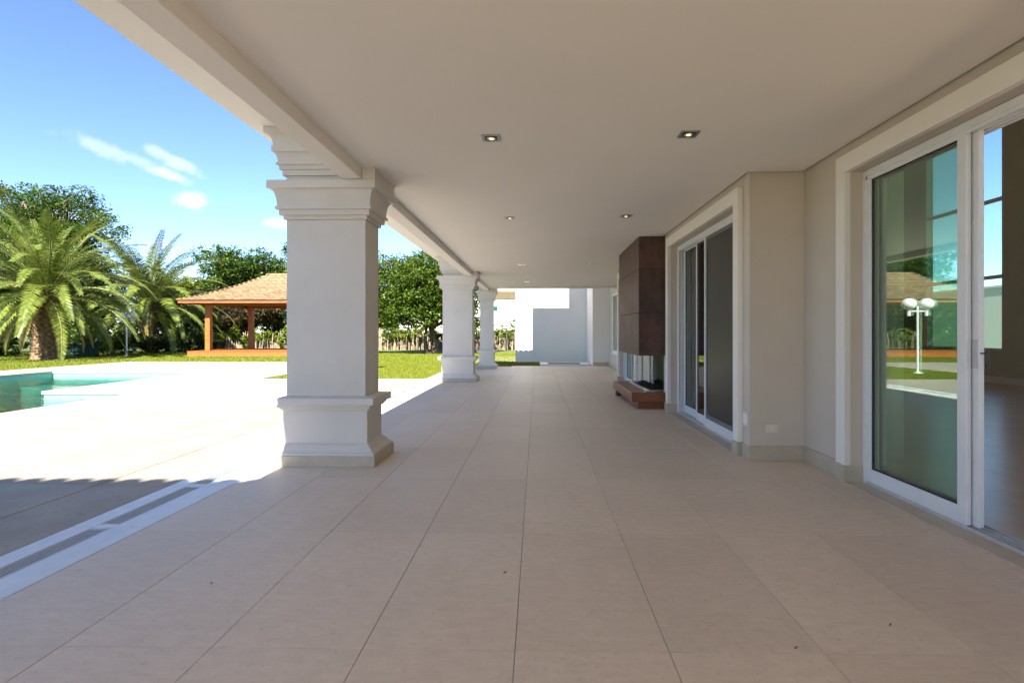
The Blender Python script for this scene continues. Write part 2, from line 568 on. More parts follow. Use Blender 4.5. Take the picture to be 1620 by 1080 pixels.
# ------------------------------------------------------------------ pool deck
deck = MB()
DECK = [(-17.4, PX2, -9, PY0), (PX2, -2.985, -9, 14.13), (PX2, -7.43, 14.13, 22.1), (PX1, PX2, PY1, 22.1), (-17.4, PX1, PY2, 22.1), (-17.4, PX0, PY0, PY2)]
for x0, x1, y0, y1 in DECK:
    sheet(deck, x0, x1, y0, y1, -.028)
deck_o = tag(deck.build('pool_deck', 'deck_grout'), kind='structure')
GX = [-2.985] + [-3.59 - 1.1 * i for i in range(14)]
slab_cache = {}
def slab_mesh(w, l):
    k = (round(w, 3), round(l, 3))
    if k not in slab_cache:
        b = .004
        slab_cache[k] = MB().rings(0, 0, w / 2 - b, l / 2 - b, [(-.05, b), (-b, b), (0, 0)]).mesh('slab', 'deck_stone')
    return slab_cache[k]
for ci in range(len(GX) - 1):
    xa, xb = GX[ci + 1], GX[ci]
    off = (-.06, .035)[ci % 2] if ci else 0
    for k in range(-7, 11):
        ya = 4.22 + off + 2.2 * k; yb = ya + 2.2
        for x0, x1, y0, y1 in DECK:
            cx0, cx1, cy0, cy1 = max(xa, x0), min(xb, x1), max(ya, y0), min(yb, y1)
            if cx1 - cx0 > .05 and cy1 - cy0 > .05:
                o = inst('slab', slab_mesh(cx1 - cx0 - .009, cy1 - cy0 - .009), deck_o, ((cx0 + cx1) / 2, (cy0 + cy1) / 2, random.uniform(-.0015, .001)))

# granite strip with the linear drain
strip = tag(MB().box(-2.985, -2.496, -3.9, 19.5, -.12, -.055).build('drain_strip', 'drain_dark'), kind='structure')
k = -3.9
while k < 19.4:
    y1 = min(k + .905, 19.5)
    c = (k + y1) / 2; L_ = y1 - k
    for xa, xb in ((-2.985, -2.835), (-2.715, -2.496)):
        inst('stone', MB().rings(0, 0, (xb - xa) / 2 - .0025, L_ / 2 - .003, [(-.06, 0), (-.003, 0), (0, -.003)]).mesh('stone', 'granite'), strip, ((xa + xb) / 2, c, .001))
    gb = MB()
    for i in range(4):
        x = -2.8195 + i * .0297
        gb.box(x - .007, x + .007, -L_ / 2 + .05, L_ / 2 - .05, -.02, -.002)
    for s_ in (-1, 1):
        gb.box(-2.830, -2.720, s_ * (L_ / 2 - .045) - .010, s_ * (L_ / 2 - .045) + .010, -.02, -.0015)
    inst('stone', MB().box(-.059, .059, -.033, .033, -.06, -.0005).mesh('stone', 'granite'), strip, (-2.775, k, 0))
    o = gb.build('grate', 'grate_steel')
    o.parent = strip; o.location = (0, c, 0)
    k += .905

# ------------------------------------------------------------------ pool
pool = thing('swimming_pool', (-11.5, 9, 0), 'turquoise tiled swimming pool with stepped outline sunk in the pale deck', 'pool')
pb = MB()
zb = -1.5
pb.box(PX0 - .2, PX0, PY0, PY2, zb, -.004)                 # left wall
pb.box(PX0 - .2, PX1 + .2, PY2, PY2 + .2, zb, -.006)        # far wall
pb.box(PX1, PX1 + .2, PY1 + .2, PY2, zb, -.005)
pb.box(PX1, PX2 + .2, PY1, PY1 + .2, zb, -.006)
pb.box(PX2, PX2 + .2, PY0, PY1, zb, -.005)
pb.box(PX0 - .2, PX2 + .2, PY0 - .2, PY0, zb, -.006)
pb.box(PX0, PX2, PY0, PY2, zb - .1, zb)
pb.build('basin', 'pool_tile', pool)
cb = MB()
cb.box(PX0, PX0 + .03, PY0, PY2 - .03, -.075, -.003); cb.box(PX0, PX1, PY2 - .03, PY2, -.075, -.0032)
cb.box(PX1 - .03, PX1, PY1 - .03, PY2 - .03, -.075, -.003); cb.box(PX1, PX2, PY1 - .03, PY1, -.075, -.0032)
cb.box(PX2 - .03, PX2, PY0, PY1 - .03, -.075, -.003)
cb.build('coping_band', 'coping', pool)
MB().box(PX0, PX1, PY2 - 1.1, PY2, zb, -.40).build('step', 'pool_tile', pool)
MB().box(PX1 + .2, PX2, PY1 - 1.0, PY1, zb, -.42).build('step', 'pool_tile', pool)
MB().box(PX2 - .5, PX2, PY0, PY1 - 1.0, zb, -.55).build('step', 'pool_tile', pool)
e = .002
poly = [(PX0 - e, PY0 - e), (PX2 + e, PY0 - e), (PX2 + e, PY1 + e), (PX1 + e, PY1 + e), (PX1 + e, PY2 + e), (PX0 - e, PY2 + e)]
w = MB().add([(x, y, -.12) for x, y in poly] + [(x, y, zb - .01) for x, y in poly],
             [tuple(range(6)), tuple(range(6, 12))[::-1]] + [(i, i + 6, (i + 1) % 6 + 6, (i + 1) % 6) for i in range(6)])
w.build('water', 'pool_water', pool)

# ------------------------------------------------------------------ terrace floor
tf = MB().box(-2.494, 3.0, -12.5, 19.5, -.12, -.007)  # unseen rear stretch extended into the sun to bounce fill light forward
terrace = tag(tf.build('terrace_floor', 'limestone_grout'), kind='structure')
TX0, TW, TY0, TL = -2.494, .602, 2.063 - 12 * 1.208, 1.208
tile_cache = {}
def tile_mesh(w, l, m='limestone', nm='tile'):
    k = (round(w, 3), round(l, 3), m)
    if k not in tile_cache:
        b = .0015
        tile_cache[k] = MB().rings(0, 0, w / 2 - b, l / 2 - b, [(-.02, b), (-b, b), (0, 0)]).mesh(nm, m)
    return tile_cache[k]
for i in range(9):
    for j in range(27):
        xa = TX0 + i * TW; ya = TY0 + j * TL
        xb = min(xa + TW, 2.62); yb = min(ya + TL, 19.49)
        if yb - ya < .1 or xb - xa < .05 or (xa > 2.1 and 5.3 < ya < 13): continue
        inst('tile', tile_mesh(xb - xa - .0024, yb - ya - .0024), terrace, ((xa + xb) / 2, (ya + yb) / 2, random.uniform(-.0006, .0003)))

# ------------------------------------------------------------------ house
house = thing('house', (4, 8, 0), 'cream plastered house with a deep covered terrace and flat white ceiling', 'house')
def cz(x): return 2.80 - (2.6 - x) * .0088
# ceiling, with a dark shadow gap along the walls
cp = MB()
def ceil_piece(x0, x1, y0, y1):
    cp.add([(x0, y0, cz(x0)), (x1, y0, cz(x1)), (x1, y1, cz(x1)), (x0, y1, cz(x0)),
            (x0, y0, cz(x0) + .03), (x1, y0, cz(x1) + .03), (x1, y1, cz(x1) + .03), (x0, y1, cz(x0) + .03)],
           [(0, 3, 2, 1), (4, 5, 6, 7), (0, 1, 5, 4), (1, 2, 6, 5), (2, 3, 7, 6), (3, 0, 4, 7)])
ceil_piece(-1.625, 2.566, -6.2, 5.131)
ceil_piece(-1.625, 2.036, 5.131, 13.5)
ceil_piece(-1.625, 2.62, 13.5, 17.76)
cp.build('ceiling', 'ceiling_paint', house)
MB().box(-1.80, -1.62, -6.3, 18.45, 2.66, 3.15).build('edge_beam', 'ceiling_paint', house, bevel=.006)
MB().box(-1.62, 3.0, 17.76, 18.0, 2.735, 3.15).build('end_beam', 'ceiling_paint', house, bevel=.006)
MB().box(-2.65, 2.88, -6.3, 18.25, 3.142, 3.24).build('eave_slab', 'trim_paint', house)  # rear end placed so sun reaches the floor behind the viewer as fill
# walls on the terrace side
W = lambda *a, m='plaster', **k: MB().box(*a).build('wall', m, house, **k)
OY0, OY1 = .45, 4.41                       # near door opening
W(2.60, 2.90, OY1, 5.163, -.02, 3.14)
W(2.60, 2.90, OY0, OY1, 2.575, 3.14)
W(2.60, 2.90, -9, OY0, -.02, 3.14)
W(2.60, 2.90, -4.2, 19.5, 3.24, 8.2)
MY0, MY1 = 5.47, 8.18                      # middle door opening
W(2.07, 2.90, 5.165, 5.30, -.02, 3.14, bevel=.004)
W(2.07, 2.38, 5.302, MY0, -.02, 3.14)
W(2.07, 2.38, MY0, MY1, 2.565, 3.14)
FY0, FY1 = 8.62, 10.45                     # fireplace opening
W(2.07, 2.38, MY1, FY0, -.02, 3.14)
W(2.07, 2.38, FY0, FY1, .90, 3.14)
W(2.07, 2.38, FY0, FY1, -.02, .27)
BY0, BY1 = 11.0, 13.2                      # far door opening
W(2.07, 2.38, FY1, BY0, -.02, 3.14)
W(2.07, 2.38, BY0, BY1, 2.565, 3.14)
W(2.07, 2.95, BY1, 13.5, -.02, 3.14)
WY0, WY1, WZ0, WZ1 = 16.5, 18.3, .55, 2.55  # far window
W(2.65, 2.95, 13.5, WY0, -.02, 3.14)
W(2.65, 2.95, WY1, 19.5, -.02, 3.14)
W(2.65, 2.95, WY0, WY1, -.02, WZ0)
W(2.65, 2.95, WY0, WY1, WZ1, 3.14)
W(2.06, 2.95, 19.5, 21.9, -.05, 7.0, m='white_wall')
W(-.895, 11.5, 21.905, 22.15, -.08, 5.2, m='white_wall')
# stone skirting
SK = lambda *a: MB().box(*a).build('skirting', 'base_stone', house, bevel=.003)
SK(2.585, 2.60, 4.535, 5.15, 0, .142)
SK(2.058, 2.598, 5.15, 5.165, 0, .142)
SK(2.055, 2.07, 5.167, 5.325, 0, .142)
SK(2.055, 2.07, 10.45, 10.85, 0, .142)
SK(2.055, 2.07, 13.35, 13.5, 0, .142)
SK(2.635, 2.65, 13.52, 19.48, 0, .142)
SK(2.065, 2.635, 19.482, 19.5, 0, .142)
# upper storeys (they throw the shadows on the far wall)
W(-.50, 2.59, -4.2, 17.5, 3.242, 5.74, m='white_wall')
W(1.0, 2.585, -4.2, 17.4, 5.742, 8.2, m='white_wall')
MB().box(1.0, 11.7, -4.5, 21.8, 8.2, 8.35).build('roof_slab', 'roof_clay', house)
# big double-height room behind the doors
BX = 11.3
WIN = [(-1.2, 1.4), (2.2, 4.8), (5.6, 8.2), (12.95, 15.55)]  # all but the last are unseen openings added to light the room
y = -4.2
for a, b in WIN:
    W(BX, BX + .25, y, a, -.02, 8.2, m='interior_wall')
    W(BX, BX + .25, a, b, -.02, .79, m='interior_wall')
    W(BX, BX + .25, a, b, 6.4, 8.2, m='interior_wall')
    y = b
W(BX, BX + .25, y, 21.9, -.02, 8.2, m='interior_wall')
W(2.9, 5.5, -4.4, -4.2, -.02, 8.2, m='interior_wall')
W(9.5, BX, -4.4, -4.2, -.02, 8.2, m='interior_wall')
W(5.5, 9.5, -4.4, -4.2, 6.6, 8.2, m='interior_wall')  # unseen rear opening below, added to let sun into the room
W(5.5, 9.5, -4.4, -4.2, -.02, .5, m='interior_wall')
W(2.95, BX, 18.6, 18.8, -.02, 8.2, m='interior_wall')
MB().box(BX - .02, BX, -4.2, 18.6, 0, .16).build('skirting', 'trim_paint', house)
W(3.55, 3.65, 5.42, 13.4, -.02, 3.14, m='interior_wall')  # added partition room, keeps daylight from behind the middle door's glass
W(2.9, 3.65, 5.30, 5.42, -.02, 3.14, m='interior_wall')
W(2.95, 3.65, 13.4, 13.5, -.02, 3.14, m='interior_wall')
MB().box(2.88, 3.65, 5.30, 13.5, 3.0, 3.1).build('ceiling', 'interior_wall', house)  # lid of the added light-blocking partition
ifl = tag(MB().box(2.86, BX, -4.2, 18.6, -.12, -.012).build('interior_floor', 'limestone_grout'), kind='structure')
for i in range(7):
    for j in range(14):
        xa = 2.885 + i * 1.2; ya = 1.8 + j * 1.2
        xb = min(xa + 1.2, BX - .021)
        inst('tile', tile_mesh(xb - xa - .004, 1.196, 'interior_floor'), ifl, ((xa + xb) / 2, ya + .6, 0))
MB().box(2.885, BX - .02, -4.2, 1.796, -.01, 0).build('tile', 'interior_floor', ifl)
# fired-clay eave tiles: they give the scalloped shadow edges
def eave_row(x0, x1, yb, yf, zt):
    mb = MB()
    n = int((x1 - x0) / .21)
    for i in range(n):
        cx = x0 + (i + .5) * .21
        v = []; f = []
        for yy, zz in ((yf, zt), (yb, zt + .28)):
            for q in range(7):
                t = math.pi * q / 6
                v.append((cx + .098 * math.cos(t), yy, zz - .075 + .075 * math.sin(t)))
            for q in range(7):
                t = math.pi * (6 - q) / 6
                v.append((cx + .082 * math.cos(t), yy, zz - .075 + .058 * math.sin(t)))
        for q in range(14):
            f.append((q, (q + 1) % 14, (q + 1) % 14 + 14, q + 14))
        f.append(tuple(range(14))[::-1]); f.append(tuple(range(14, 28)))
        mb.add(v, f)
    mb.box(x0, x1, min(yb, yf), max(yb, yf), zt - .14, zt - .07)
    return mb
tag(eave_row(-2.70, 2.6, 17.6, 18.36, 3.33).build('roof_tiles', 'roof_clay', house), kind='stuff')
# wing behind the viewer, to the left
MB().box(-5.2, -2.655, -8.0, -2.0, -.08, 4.42).build('wing_wall', 'white_wall', house)
MB().box(-5.6, -2.60, -8.0, -1.5, 4.38, 4.46).build('wing_eave', 'trim_paint', house)
tag(eave_row(-5.6, -2.58, -2.2, -1.40, 4.61).build('roof_tiles', 'roof_clay', house), kind='stuff')

# ------------------------------------------------------------------ columns
def column(cx, cy, hx, hy, label, top=True):
    t = thing('column', (cx, cy, 0), label, 'column', 'moulded columns along the terrace edge')
    MB().rings(cx, cy, hx, hy, [(0, .124), (.10, .124)]).build('plinth', 'base_stone', t, bevel=.004)
    MB().rings(cx, cy, hx, hy, [(.10, .110), (.122, .110), (.126, .100), (.135, .088), (.150, .072), (.166, .062), (.168, .052), (.180, .050), (.198, .024)]).build('base_moulding', 'column_paint', t)
    MB().rings(cx, cy, hx, hy, [(.198, .024), (.515, .024)]).build('pedestal', 'column_paint', t, bevel=.003)
    MB().rings(cx, cy, hx, hy, [(.515, .048), (.540, .048), (.540, .066), (.566, .066), (.566, .102), (.629, .102), (.640, 0)]).build('pedestal_cap', 'column_paint', t, bevel=.003)
    MB().rings(cx, cy, hx, hy, [(.640, 0), (2.312, 0)]).build('shaft', 'column_paint', t, bevel=.004)
    cove = [(2.425 + .155 * math.sin(a), .108 - .045 * math.cos(a)) for a in [i * math.pi / 2 / 7 for i in range(8)]]
    MB().rings(cx, cy, hx, hy, [(2.312, .021), (2.346, .021), (2.348, .050), (2.396, .050), (2.398, .076), (2.423, .076)] + cove + [(2.582, .130), (2.655, .130)]).build('capital', 'column_paint', t, bevel=.002)
    if top:
        ix0, ix1 = -1.615, cx + hx + .13
        if ix1 > ix0 + .03:
            MB().box(ix0, ix1, cy - hy - .128, cy + hy + .128, 2.657, cz(-1.6) + .01).build('inner_block', 'column_paint', t, bevel=.003)
        c1 = [(2.838 + .09 * math.sin(a), .092 - .035 * math.cos(a)) for a in [i * math.pi / 2 / 6 for i in range(7)]]
        c2 = [(2.985 + .10 * math.sin(a), .130 - .042 * math.cos(a)) for a in [i * math.pi / 2 / 6 for i in range(7)]]
        ex = (-1.79 - (cx - hx)) / 2
        MB().rings(cx - hx + ex, cy, ex, hy, [(2.657, 0), (2.722, 0), (2.724, .028), (2.775, .028), (2.777, .05), (2.815, .05), (2.817, .07), (2.836, .07)] + c1 + [(2.93, .098), (2.983, .098)] + c2 + [(3.088, .15), (3.141, .15)]).build('entablature', 'column_paint', t, bevel=.002)
    return t
column(-2.0, 5.165, .376, .205, 'wide white moulded column standing nearest, its capital under the beam')
column(-2.0, 13.43, .376, .205, 'middle white moulded column, second along the terrace edge')
column(-1.73, 18.23, .2275, .205, 'slim farthest white column at the end of the terrace')

# ------------------------------------------------------------------ doors
def arch_parts(t, x, y0, y1, ztop, wid=.13, proud=.05, blocks=True):
    a = MB()
    a.box(x - proud, x + .001, y0 - wid, y0, .142 if blocks else 0, ztop)
    a.box(x - proud, x + .001, y1, y1 + wid, .142 if blocks else 0, ztop)
    a.box(x - proud, x + .001, y0 - wid, y1 + wid, ztop, ztop + .145)
    a.build('architrave', 'trim_paint', t, bevel=.003)
    if blocks:
        for ya in (y0 - wid, y1):
            MB().box(x - proud - .008, x + .13, ya - .004 if ya < y0 - .01 else ya - .006, ya + wid + (.006 if ya < y0 - .01 else .004), 0, .142).build('plinth_block', 'base_stone', t, bevel=.003)

def door_frame(t, x, y0, y1, z1, depth=.15):
    f = MB()
    f.box(x, x + depth, y0, y0 + .035, .0, z1)
    f.box(x, x + depth, y1 - .035, y1, .0, z1)
    f.box(x, x + depth, y0 + .035, y1 - .035, z1 - .05, z1)
    for k in range(4):                       # channels in jambs and head
        xx = x + .006 + k * .044
        f.box(xx, xx + .008, y1 - .055, y1 - .035, .02, z1 - .05)
        f.box(xx, xx + .008, y0 + .035, y1 - .035, z1 - .075, z1 - .05)
    f.build('frame', 'aluminium', t, bevel=.002)
    tr = MB().box(x, x + depth, y0 + .035, y1 - .035, -.005, .012)
    for k in range(4):
        xx = x + .006 + k * .044
        tr.box(xx, xx + .006, y0 + .035, y1 - .035, .012, .026)
    tr.build('track', 'track_metal', t)

def panel(t, x, y0, y1, z0, z1, sl=.055, sr=.07, rb=.11, rt=.06, th=.034, glass='door_glass', m='aluminium', seal=True):
    p = MB()
    p.box(x, x + th, y0, y0 + sr, z0, z1)
    p.box(x, x + th, y1 - sl, y1, z0, z1)
    p.box(x, x + th, y0 + sr, y1 - sl, z0, z0 + rb)
    p.box(x, x + th, y0 + sr, y1 - sl, z1 - rt, z1)
    o = p.build('panel', m, t, bevel=.003)
    gx = x + th * .5
    if seal:
        s_ = MB()
        a, b, c, d = y0 + sr, y1 - sl, z0 + rb, z1 - rt
        s_.box(gx - .009, gx + .009, a, a + .008, c, d); s_.box(gx - .009, gx + .009, b - .008, b, c, d)
        s_.box(gx - .009, gx + .009, a + .008, b - .008, c, c + .008); s_.box(gx - .009, gx + .009, a + .008, b - .008, d - .008, d)
        s_.build('seal', 'seal_rubber', o)
    MB().box(gx - .003, gx + .003, y0 + sr + .002, y1 - sl - .002, z0 + rb + .002, z1 - rt - .002).build('pane' if 'screen' not in glass else 'mesh', glass, o)
    return o

# near door: left leaf in front, second leaf parked behind it, the rest open
d = thing('sliding_door', (2.7, 4.4, 0), 'large half-open white sliding glass door nearest the viewer, reflecting the garden', 'sliding door')
arch_parts(d, 2.60, OY0, OY1, 2.572)
MB().box(2.551, 2.70, OY0, OY1, -.01, .006).build('threshold', 'base_stone', d)
door_frame(d, 2.70, OY0, OY1, 2.57, depth=.17)
panel(d, 2.708, 3.37, 4.37, .026, 2.545)
p2 = panel(d, 2.752, 3.325, 4.345, .026, 2.545)
panel(d, 2.796, .49, 1.5, .026, 2.545)
MB().box(2.746, 2.752, 3.335, 3.38, 1.02, 1.20).build('lock_plate', 'track_metal', p2)
kk = MB()
kk.lathe([(.011, -.004), (.011, .004)], (2.770, 3.318, 1.115), 10)
kk.box(2.768, 2.772, 3.285, 3.325, 1.110, 1.118)
kk.box(2.764, 2.776, 3.272, 3.290, 1.10, 1.128)
kk.tube([(2.770, 3.280, 1.10), (2.770, 3.279, 1.07), (2.771, 3.281, 1.045)], .006, 6)
kk.box(2.766, 2.776, 3.272, 3.292, 1.02, 1.05)
kk.build('key', 'dark_metal', p2)

# middle door, with an insect screen
d = thing('sliding_door', (2.17, 8.1, 0), 'sliding door with a grey insect screen beside the fireplace', 'sliding door')
arch_parts(d, 2.07, MY0, MY1, 2.562)
MB().box(2.021, 2.17, MY0, MY1, -.01, .006).build('threshold', 'base_stone', d)
door_frame(d, 2.17, MY0, MY1, 2.56, depth=.19)
panel(d, 2.178, 5.51, 6.90, .026, 2.535, sl=.045, glass='insect_screen')
sf = MB()
for q in ((5.58, 5.625, .136, 2.475), (6.81, 6.855, .136, 2.475), (5.625, 6.81, .136, .19), (5.625, 6.81, 2.43, 2.475)):
    sf.box(2.184, 2.206, *q)
sf.build('screen_frame', 'grey_frame', d, bevel=.002)
panel(d, 2.222, 5.9, 7.40, .026, 2.535, sl=.04, glass='shade_tint_glass')
panel(d, 2.268, 6.70, 8.14, .026, 2.535, sl=.04, glass='shade_tint_glass')

# far door beyond the fireplace
d = thing('sliding_door', (2.17, 12, 0), 'white sliding glass door glimpsed under the far side of the fireplace hood', 'sliding door')
arch_parts(d, 2.07, BY0, BY1, 2.562)
MB().box(2.021, 2.17, BY0, BY1, -.01, .006).build('threshold', 'base_stone', d)
door_frame(d, 2.17, BY0, BY1, 2.56, depth=.17)
panel(d, 2.178, 11.04, 12.15, .026, 2.535)
panel(d, 2.222, 12.05, 13.16, .026, 2.535)

# window at the far end of the right wall
wn = thing('window', (2.65, 17.4, WZ0), 'narrow-looking white framed window in the wall beyond the fireplace', 'window')
f = MB()
f.box(2.62, 2.72, WY0, WY0 + .07, WZ0, WZ1); f.box(2.62, 2.72, WY1 - .07, WY1, WZ0, WZ1)
f.box(2.62, 2.72, WY0 + .07, WY1 - .07, WZ0, WZ0 + .07); f.box(2.62, 2.72, WY0 + .07, WY1 - .07, WZ1 - .07, WZ1)
f.build('frame', 'trim_paint', wn, bevel=.004)
MB().box(2.60, 2.74, WY0 - .05, WY1 + .05, WZ0 - .06, WZ0).build('sill', 'trim_paint', wn, bevel=.004)
MB().box(2.66, 2.666, WY0 + .07, WY1 - .07, WZ0 + .07, WZ1 - .07).build('pane', 'door_glass', wn)

# tall windows of the room inside; only the last one shows, the others are added to light it
for i, (a, b) in enumerate(WIN):
    f = MB()
    f.box(BX + .02, BX + .10, a, a + .06, .79, 6.4); f.box(BX + .02, BX + .10, b - .06, b, .79, 6.4)
    for z in (.79, 2.6, 4.5, 6.34):
        f.box(BX + .02, BX + .10, a + .06, b - .06, z - .03 if z > 1 else z, z + .06)
    if i < len(WIN) - 1:
        f.build('added_window_frame', 'trim_paint', house)
        continue
    wn = thing('tall_window', (BX, (a + b) / 2, .79), 'tall bright three-pane window on the back wall inside the open door', 'window')
    f.build('frame', 'trim_paint', wn)
    for z0, z1 in ((.85, 2.57), (2.66, 4.47), (4.56, 6.31)):
        MB().box(BX + .055, BX + .061, a + .06, b - .06, z0, z1).build('pane', 'clear_glass', wn)

# ------------------------------------------------------------------ fireplace
fp = thing('fireplace', (1.9, 9.5, 0), 'brown panelled fireplace hood hanging above a reddish wooden hearth', 'fireplace')
CX0, CX1, CY0, CY1 = 1.645, 2.068, 8.53, 10.58
MB().box(CX0 + .012, CX1, CY0 + .012, CY1 - .012, .875, cz(1.9) + .002).build('hood_core', 'hood_core', fp)
for z0, z1 in ((.868, 1.560), (1.568, 2.262), (2.270, cz(1.6) - .004)):
    MB().box(CX0, CX0 + .014, CY0 + .002, CY1, z0, z1).build('panel', 'hood_panel', fp, bevel=.003)
    MB().box(CX0 + .016, CX1, CY0, CY0 + .014, z0, z1).build('panel', 'hood_panel', fp, bevel=.003)
    MB().box(CX0 + .016, CX1, CY1 - .014, CY1, z0, z1).build('panel', 'hood_panel', fp, bevel=.003)
h = MB().box(1.525, 2.066, 8.50, 10.55, .122, .276).build('hearth', 'hearth_wood', fp, bevel=.006)
MB().box(1.64, 2.064, 8.60, 10.3, .0, .122).build('plinth', 'hearth_wood', fp, bevel=.003)
MB().box(1.56, 1.66, 10.35, 10.5, .0, .122).build('foot', 'lamp_black', fp)
tr = MB()
for a in ((1.80, 2.36, 8.70, 8.74), (1.80, 2.36, 10.22, 10.26), (1.80, 1.84, 8.74, 10.22)):
    tr.box(*a, .277, .292)
tr.build('tray_rim', 'steel', fp)
MB().box(1.84, 2.36, 8.74, 10.22, .277, .283).build('fire_bed', 'soot', fp)
gt = MB()
for i in range(9):
    yy = 8.95 + i * .14
    gt.tube([(1.92, yy, .30), (2.0, yy, .325), (2.25, yy, .325), (2.33, yy, .35)], .009, 6)
gt.tube([(2.0, 8.9, .31), (2.0, 10.15, .31)], .009, 6); gt.tube([(2.25, 8.9, .31), (2.25, 10.15, .31)], .009, 6)
gt.build('grate', 'soot', fp)
MB().box(2.055, 2.09, 9.42, 9.50, .292, .895).build('steel_post', 'steel', fp, bevel=.003)
MB().box(2.055, 2.09, 9.72, 9.77, .292, .895).build('steel_post', 'aluminium', fp, bevel=.003)
MB().box(2.06, 2.075, 9.78, 10.25, .292, .895).build('steel_screen', 'steel', fp)
MB().box(2.62, 2.66, 8.5, 10.5, .27, .92).build('back_lining', 'soot', fp)
MB().box(2.38, 2.66, 8.5, 8.6, .27, .92).build('side_lining', 'firebrick', fp)
MB().box(2.38, 2.66, 8.5, 10.5, .90, .94).build('lining_top', 'soot', fp)
for r_ in range(8):
    for c_ in range(8):
        y0 = 8.61 + c_ * .235 + (.1175 if r_ % 2 else 0)
        if y0 + .228 < 10.5:
            MB().box(2.595, 2.62, y0, y0 + .228, .275 + r_ * .078, .275 + r_ * .078 + .071).build('brick', 'firebrick', fp)

# ------------------------------------------------------------------ small fittings
sk = thing('power_socket', (2.285, 5.165, .31), 'cream wall socket on the shaded return wall between the doors', 'socket')
MB().box(2.222, 2.348, 5.153, 5.164, .268, .358).build('plate', 'socket_plastic', sk, bevel=.003)
MB().box(2.272, 2.298, 5.149, 5.153, .285, .341).build('insert', 'trim_paint', sk)
hole = MB()
for z in (.295, .313, .331):
    hole.lathe([(.003, -.002), (.003, .002)], (2.285, 5.149, z), 8)
hole.build('holes', 'seal_rubber', sk)
bp = thing('blank_plate', (2.07, 5.26, .4), 'blank cream cover plate low on the wall corner by the screen door', 'wall plate')
MB().box(2.060, 2.069, 5.185, 5.312, .325, .455).build('plate', 'socket_plastic', bp, bevel=.003)
MB().box(2.057, 2.060, 5.20, 5.297, .34, .44).build('cover', 'trim_paint', bp)

DL = [(-.36, 4.14, 'square ceiling downlight nearest the viewer, left one of the front pair'), (1.18, 4.12, 'square ceiling downlight nearest the viewer, right one of the front pair'),
      (-.36, 7.03, 'left square ceiling downlight of the second pair, above the terrace'), (1.18, 7.0, 'right square ceiling downlight of the second pair, before the hood'),
      (-.35, 11.9, 'left square ceiling downlight of the third pair'), (1.18, 11.9, 'right square ceiling downlight of the third pair, past the hood'),
      (-.30, 15.9, 'left ceiling downlight farthest along the terrace'), (1.19, 15.9, 'right ceiling downlight farthest along the terrace')]
for x, y, lb in DL:
    t = thing('downlight', (x, y, cz(x)), lb, 'downlight', 'downlights in the terrace ceiling')
    z = cz(x)
    r_ = MB(); o_, i_ = .072, .050
    r_.box(x - o_, x + o_, y - o_, y - i_, z - .006, z - .001); r_.box(x - o_, x + o_, y + i_, y + o_, z - .006, z - .001)
    r_.box(x - o_, x - i_, y - i_, y + i_, z - .006, z - .001); r_.box(x + i_, x + o_, y - i_, y + i_, z - .006, z - .001)
    r_.build('trim_ring', 'nickel', t)
    MB().box(x - i_, x + i_, y - i_, y + i_, z - .002, z - .0008).build('baffle', 'lamp_black', t)
    MB().lathe([(.034, -.005), (.036, -.010), (.030, -.010), (.026, -.006)], (x, y, z), 20).build('reflector', 'nickel', t, smooth=True)
    MB().lathe([(.020, -.006), (.018, -.011), (.010, -.014)], (x, y, z), 16).build('bulb', 'bulb', t, smooth=True)

# light well in front of the far wall
lw = thing('light_well', (1.1, 20.6, 0), 'white kerbed dark opening on the ground before the far white wall', 'light well')
m_ = MB()
m_.box(.12, 1.98, 19.62, 19.80, -.05, .055); m_.box(.12, 1.98, 20.9, 21.1, -.05, .055)
m_.box(.12, .42, 19.80, 20.9, -.05, .055); m_.box(1.68, 1.98, 19.80, 20.9, -.05, .055)
m_.build('kerb', 'white_wall', lw, bevel=.008)
MB().box(.42, 1.68, 19.80, 20.9, -.05, -.03).build('pit_shade', 'drain_dark', lw)  # near-black slab painted as the shade down inside the opening
for i in range(11):
    MB().box(.42, 1.68, 19.86 + i * .095, 19.89 + i * .095, .01, .03).build('bar', 'dark_metal', lw)

# ------------------------------------------------------------------ pavilion
pv = thing('garden_pavilion', (-14, 28.6, 0), 'open wooden garden pavilion with a shingled hip roof on a raised deck', 'pavilion')
PVX0, PVX1, PVY0, PVY1 = -17.75, -9.9, 26.45, 31.3
MB().box(PVX0 + .25, PVX1 - .25, PVY0 + .25, PVY1 - .1, -.03, .10).build('deck_base', 'lamp_black', pv)
fc = MB()
fc.box(PVX0, PVX1, PVY0, PVY0 + .05, .02, .262); fc.box(PVX0, PVX1, PVY1 - .05, PVY1, .02, .262)
fc.box(PVX0, PVX0 + .05, PVY0 + .05, PVY1 - .05, .02, .262); fc.box(PVX1 - .05, PVX1, PVY0 + .05, PVY1 - .05, .02, .262)
fc.build('deck_fascia', 'pavilion_wood', pv)
n = 34
for i in range(n):
    w_ = (PVY1 - PVY0) / n
    MB().box(PVX0 - .02, PVX1 + .02, PVY0 - .02 + i * w_, PVY0 - .02 + i * w_ + w_ - .01, .264, .29).build('board', 'pavilion_wood', pv)
for x, y in ((-17.0, 27.0), (-10.65, 27.0), (-16.75, 30.6), (-10.9, 30.6)):
    MB().box(x - .125, x + .125, y - .125, y + .125, .29, 2.78).build('post', 'pavilion_wood', pv, bevel=.01)
EX0, EX1, EY0, EY1 = -17.9, -9.75, 25.95, 31.6
bm_ = MB()
bm_.box(EX0 + .75, EX1 - .75, 26.9, 27.1, 2.62, 2.86); bm_.box(EX0 + .95, EX1 - .95, 30.5, 30.7, 2.62, 2.86)
